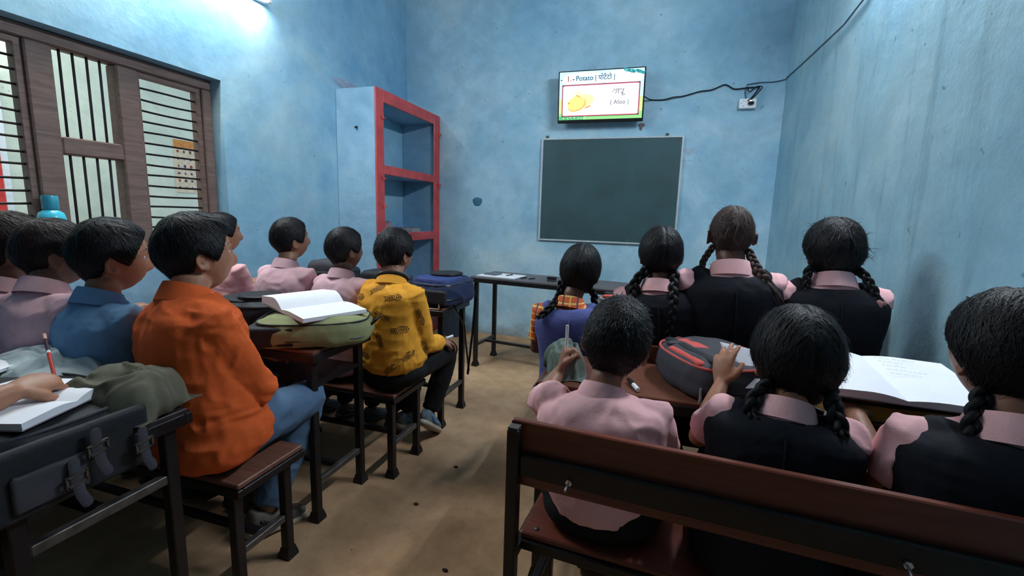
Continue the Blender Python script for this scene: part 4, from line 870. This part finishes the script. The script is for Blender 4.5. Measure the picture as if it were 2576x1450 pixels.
backpack('backpack', 'olive green backpack with black trim under the open notebook', (-1.31, 1.535, .722), (.34, .44, .108), math.radians(-62), (OLIVE, M_BLACKF, M_BLACKP), seed=5, pocket=False, piping=M_BLACKF, strap=[(-.13, -.20, .03), (-.155, -.24, -.04), (-.13, -.27, -.10), (-.07, -.29, -.125), (.0, -.30, -.10), (.03, -.30, -.085)],
         panel=[('dark_lower_panel', M_BLACKF, (-.3, .50, -.515, -.1, .1, .8))])
backpack('backpack', 'black backpack with brick red panels under the loose papers', (.215, 1.60, .722), (.32, .38, .115), math.radians(28), (M_DGREY, M_DGREY, REDB), seed=6, pocket=False, piping=REDB,
         panel=[('red_panel', REDB, (-.24, -.02, -.02, .32, .9, 1.035)), ('black_band', M_BLACKF, (-.34, -.22, -.40, .36, .95, 1.06)), ('red_stripe', REDB, (-.44, -.34, -.36, .14, .8, 1.0)), ('grey_tab', M_DGREY, (-.42, -.20, .12, .22, .95, 1.08))])
backpack('backpack', 'grey and orange red backpack on the far desk left of the black tunics', (-.09, 2.60, .722), (.32, .38, .10), math.radians(80), (GREYB, GREYB, M_DGREY), seed=7, pocket=False,
         panel=[('red_patch', simple('orange_red_nylon', (206, 78, 60)), (-.3, -.1, -.4, .4, 1.0, 1.08)), ('dark_band', M_DGREY, (.05, .15, -.45, .45, 1.0, 1.1)), ('red_patch', MC['orange_red_nylon'], (.2, .4, -.35, .1, 1.0, 1.07))])
backpack('backpack', 'pale grey bag behind the gap between the two right hand girls', (.50, 2.56, .722), (.30, .30, .20), math.radians(5), (GREYB, GREYB, M_DGREY), seed=8)
backpack('backpack', 'black bag standing right of the girl beside the wall', (.80, 2.30, .722), (.17, .24, .21), 0, (M_DGREY, M_BLACKF, M_BLACKP), seed=9, pocket=False)
backpack('backpack', 'ochre and black bag under the large open book on the right', (.65, 1.55, .722), (.40, .36, .075), math.radians(4), (OCHRE, M_BLACKF, M_BLACKP), seed=10, pocket=False)
backpack('backpack', 'black school bag under the writing hand at the left edge', (-1.49, .66, .702), (.54, .38, .065), math.radians(0), (M_BLACKF, M_BLACKF, M_DGREY), seed=11, pocket=False, strap=[(.1, -.18, .05), (.12, -.215, .0), (.11, -.225, -.10), (.08, -.22, -.19)],
         panel=[('hanging_flap', M_BLACKF, (.525, .570, -.50, .30, -1.5, .9)), ('hanging_pocket', M_DGREY, (.568, .592, -.42, -.06, -1.2, .1))])
for k, (y, z) in enumerate(((.645, .705), (.60, .655), (.74, .665))):
    x = -1.158; t = thing('strap_buckle', ('upper dull buckle on the black bag hanging over the near desk end', 'lower pale buckle on the black bag hanging over the near desk end', 'small buckle closest to the near desk leg')[k], 'buckle', (x, y, z)); w_ = .018
    for n_, a, b in (('bar', (x, y-w_, z+.010), (x, y+w_, z+.016)), ('bar', (x, y-w_, z-.010), (x, y+w_, z-.004)), ('bar', (x, y-w_, z+.012), (x, y-w_, z-.012)), ('bar', (x, y+w_, z+.018), (x, y+w_, z-.006))): m = MB(); m.beam(a, b, .006, .005); m.build(n_, M_STEELW, t, smooth=False)
    m = MB(); m.tube([(x-.004, y, z+.04), (x-.002, y, z), (x, y+.004, z-.035), (x+.004, y+.012, z-.06)], .011, 8, flat=.2, side=(0, 1, 0)); m.build('webbing', M_DGREY, t)
backpack('backpack', 'grey cloth bag in front of the profile boy by the left wall', (-2.28, 2.42, .722), (.24, .26, .13), .1, (GREYB, GREYB, M_DGREY), seed=12, pocket=False)
def cloth(label, c, size, rz, mat, seed, name='crumpled_cloth'):
    lx, ly, h = size; nx, ny = 56, 46; U, Vv = np.meshgrid(np.linspace(-1, 1, nx), np.linspace(-1, 1, ny), indexing='ij'); u, v = U.ravel(), Vv.ravel()
    P = np.stack([u*1.3, v*1.3, np.zeros_like(u)], 1)+seed*3.7; wx = vnoise(P*1.3, seed)*.9; wy = vnoise(P*1.3, seed+1)*.9
    Q = P+np.stack([wx, wy, wx*0], 1); sm = lambda q_: 1-np.sqrt(q_*q_+.03); rid = sm(vnoise(Q*1.5, seed+2)); rid2 = sm(vnoise(Q*3.0, seed+4))
    q = 1+.16*vnoise(P*1.1, seed+6); rr = np.clip(1-(np.abs(u/q)**2.6+np.abs(v/q)**2.6), 0, 1)**.45
    z = h*rr*(.25+.50*rid+.20*rid2)*1.05+.002; ca, sa = math.cos(rz), math.sin(rz); x = u*lx/2*q+.010*vnoise(P*3, seed+7); y = v*ly/2*q+.010*vnoise(P*3, seed+8)
    T = np.stack([c[0]+x*ca-y*sa, c[1]+x*sa+y*ca, c[2]+z], 1); B = T.copy(); B[:, 2] = c[2]; n = nx*ny
    F = []
    for i in range(nx-1):
        for j in range(ny-1): k = i*ny+j; F.append((k, k+ny, k+ny+1, k+1)); F.append((n+k, n+k+1, n+k+ny+1, n+k+ny))
    E_ = [(i*ny) for i in range(nx)]+[(nx-1)*ny+j for j in range(1, ny)]+[i*ny+ny-1 for i in range(nx-2, -1, -1)]+[j for j in range(ny-2, 0, -1)]
    for k in range(len(E_)): a_, b_ = E_[k], E_[(k+1) % len(E_)]; F.append((b_, a_, n+a_, n+b_))
    m = MB(); m.raw(np.concatenate([T, B]), F); return tag(m.build(name, mat, angle=None), label, 'cloth')
cloth('crumpled khaki cloth on the near desk end beside the orange shirt', (-1.33, .80, .71), (.27, .20, .14), .3, KHAKI, 3)
cloth('pale blue grey cloth lying beyond the writing hand', (-1.74, .86, .71), (.42, .24, .115), .1, LBLUE, 5)
cloth('grey green cloth on the desk end by the fist of the cropped hair boy', (-.265, 1.53, .722), (.13, .24, .12), .2, fabric('grey_green_cloth', (96, 108, 100), .9), 8)

def open_book(label, c, w_, l, rz, tilt=(0, 0), curlp=.0, lines=False, thick=.012, fold=0.0, cat='notebook', name='open_notebook'):
    """spine along local y, pages left/right"""
    t = thing(name, label, cat, c, rz, local=True); t.rotation_euler = (tilt[0], tilt[1], rz)
    def page(sx, arch, roll):
        n = 14; top = []; bot = []
        for k in range(n+1):
            u = k/n; x = sx*w_*u; z = thick+arch*math.sin(min(1, u*2.2)*PI/2)*(1-u*.55)
            if roll and u > .55: q = (u-.55)/.45; x = sx*w_*(.55+.25*math.sin(q*PI*.9)); z = thick+arch+.035*(1-math.cos(q*PI*.9))*roll
            top.append((x, z))
        return top
    for sx, ar, rl, n_ in ((-1, .016+curlp, 0, 'page_block'), (1, .010, 0, 'page_block')):
        T = page(sx, ar, rl); m = MB(); R = []
        for y in (-l/2, -l/4, 0, l/4, l/2): R.append([(x, y, z) for x, z in T]+[(x*.995+.0, y, max(.0015, z*.1)) for x, z in T[::-1]])
        if sx > 0: R = R[::-1]
        m.rings(R); m.build(n_, [M_PAPER, M_PAGES], t, angle=30)
    m = MB(); m.box(-w_-.003, w_+.003, -l/2-.003, l/2+.003, 0, .0015); m.build('cover', M_COVER, t, smooth=False)
    if lines:
        ink = simple('faint_pencil', (150, 160, 175), .9); m = MB()
        for k in range(5):
            y = l/2-.04-k*.035; n = random.randint(4, 9); x = .02
            for q in range(n):
                L = random.uniform(.005, .016); z = thick+.012-(x/w_)*.004; m.beam((x, y, z+.0005), (x+L, y+random.uniform(-.002, .002), z+.0005), .0012, .0004); x += L+.004
        m.build('pencil_writing', ink, t, smooth=False)
    return t
ob = open_book('open blank notebook lying on the olive green backpack', (-1.345, 1.56, .842), .178, .27, math.radians(-22), tilt=(math.radians(0), math.radians(4)), curlp=.03)
open_book('large open white book with faint writing in front of the right hand girls', (.66, 1.535, .812), .205, .36, math.radians(-4), lines=True, tilt=(math.radians(3), 0))
open_book('white notebook under the wrist of the writing pupil', (-1.40, .64, .772), .13, .25, math.radians(-70), tilt=(0, 0))
book('notebook', 'pale blue white notebook page at the left edge beyond the hand', -1.80, .72, .772, .16, .22, .008, .5, M_PAPER, M_PAPER, 'notebook')
m = MB()
for k, (dx, dz, rr) in enumerate(((0, 0, 0), (.006, .012, .05), (-.006, .02, -.04))): m.raw([(.222+dx, 1.475+.008*k, .868+dz), (.33+dx, 1.50+.008*k, .85+dz+rr*.1), (.32+dx, 1.43+.008*k, .775+dz), (.262+dx, 1.42+.008*k, .77+dz)], [(0, 1, 2, 3)]); 
tag(m.build('loose_papers', M_PAPER, smooth=False), 'folded loose white papers held by the hand over the red black backpack', 'paper')
def stick(name, label, a, b, segs, cat):
    a, b = Vector(a), Vector(b); t = thing(name, label, cat, tuple(a)); 
    for u0, u1, r, mt, n_ in segs: m = MB(); m.tube([a.lerp(b, u0), a.lerp(b, u1)], r, 8, cap=False); m.build(n_, mt, t)
RP = simple('pencil_red', (196, 58, 44), .4); DKR = simple('pencil_maroon', (58, 24, 38), .4)
stick('pencil', 'red and maroon pencil with pink eraser held by the writing hand', (-1.455, .735, .80), (-1.605, .80, .885), [(0, .55, .0042, RP, 'red_shaft'), (.55, .60, .0046, M_WHITEP, 'white_band'), (.60, .88, .0043, DKR, 'maroon_shaft'), (.88, 1, .0042, simple('pink_eraser', (214, 170, 160)), 'eraser')], 'pencil')
stick('ruler', 'white ruler standing up from the fist of the cropped hair boy', (-.250, 1.455, .80), (-.252, 1.462, .90), [(0, 1, .005, M_WHITEP, 'blade')], 'ruler')
stick('correction_pen', 'white and black pen on the desk right of the cropped hair boy neck', (-.012, 1.41, .729), (-.045, 1.49, .731), [(0, .5, .007, M_WHITEP, 'barrel'), (.5, 1, .0075, M_BLACKP, 'cap')], 'pen')
stick('white_pen', 'white pen in front of the collar of the middle pink shirt boy', (-1.60, 2.20, .85), (-1.67, 2.22, .915), [(0, 1, .006, M_WHITEP, 'barrel')], 'pen')
stick('chalk_stub', 'small white chalk piece in the hand on the black trousers knee', (-1.025, 2.175, .592), (-1.005, 2.215, .597), [(0, 1, .007, M_WHITEP, 'stub')], 'chalk')
def wpos(u, v):      # a spot on the teacher table, u along it, v across
    c, s_ = math.cos(math.radians(-8)), math.sin(math.radians(-8)); return (-1.38+u*c-v*s_, 3.42+u*s_+v*c)
x, y = wpos(.19, .14); book('paper_sheet', 'white register sheet on the left end of the long grey table', x, y, .761, .34, .24, .006, math.radians(-8), M_PAPER, M_PAPER, 'paper')
x, y = wpos(.11, .14); m = MB(); m.box(-.06, .06, -.05, .05, 0, .010, .003); o = m.build('smartphone', simple('phone_glass', (96, 104, 116), .15)); o.location = (x, y, .768); o.rotation_euler = (0, 0, math.radians(-14)); tag(o, 'grey smartphone lying on the white register sheet', 'phone')
for k, (u, v, lab) in enumerate(((.24, .13, 'dark pen lying on the white register sheet'), (.39, .08, 'dark pen lying just right of the register sheet'), (.46, .08, 'dark pen nearest the duster on the long grey table'))):
    x, y = wpos(u, v); stick('pen', lab, (x, y, .771 if k == 0 else .766), (x+.03, y+.07, .771 if k == 0 else .766), [(0, .7, .0042, M_BLACKP, 'barrel'), (.7, 1, .005, M_DGREY, 'cap')], 'pen')
x, y = wpos(.64, .11); t = thing('duster', 'small black chalkboard duster on the long grey table', 'duster', (x, y, .7605), 0, local=True)
m = MB(); m.box(-.035, .035, -.02, .02, .0, .016, .003); m.build('felt', M_DGREY, t, smooth=False); m = MB(); m.box(-.036, .036, -.021, .021, .016, .034, .004); m.build('back_block', M_BLACKP, t, smooth=False)
# waste bin
def lathe(prof, c, n=32): return [[(c[0]+r*math.cos(2*PI*k/n), c[1]+r*math.sin(2*PI*k/n), c[2]+z) for k in range(n)] for r, z in prof]
t = thing('waste_bin', 'blue grey plastic waste bin by the front wall behind the desk legs', 'bin', (-1.93, 4.27, 0)); m = MB()
m.rings(lathe([(.02, .006), (.085, .0), (.09, .006), (.115, .27), (.122, .275), (.122, .285), (.112, .285), (.108, .26), (.085, .015), (.01, .012)], (-1.93, 4.27, 0))); m.build('bucket', simple('blue_grey_plastic', (62, 88, 116), .45), t, angle=50)
m = MB(); m.ell((-1.96, 4.24, .255), (.055, .04, .02)); m.build('crumpled_paper', M_PAPER, t)
# bottle on the window ledge
t = thing('water_bottle', 'teal plastic water bottle on the window ledge', 'bottle', (-2.615, 1.385, .972)); m = MB(); K = 1.0
m.rings(lathe([(r*.82, z*.92) for r, z in [(.01, 0), (.048, 0), (.054, .008), (.054, .15), (.050, .18), (.058, .20), (.060, .225), (.052, .250), (.030, .265), (.026, .27), (.005, .27)]], (-2.615, 1.385, .972))); m.build('bottle_body', M_TEALP, t, angle=50)
m = MB(); m.rings(lathe([(r*.82, z*.92) for r, z in [(.005, .268), (.034, .268), (.036, .275), (.036, .325), (.033, .335), (.005, .335)]], (-2.615, 1.385, .972))); m.build('cap', simple('teal_cap', (58, 160, 184), .3), t, angle=40)
for i, (x, y) in enumerate(((-.62, 1.32), (-.9, 1.62), (-.86, 1.95))):
    m = MB(); m.ell((x, y, .004), (.012, .007, .004), nu=8, nv=5); tag(m.build('litter_scrap', simple('dark_scrap', (50, 40, 32), .9)), ('largest dark scrap on the aisle floor nearest the camera', 'dark crumb on the aisle floor near the desk leg', 'dark crumb farthest along the aisle floor')[i], 'litter')
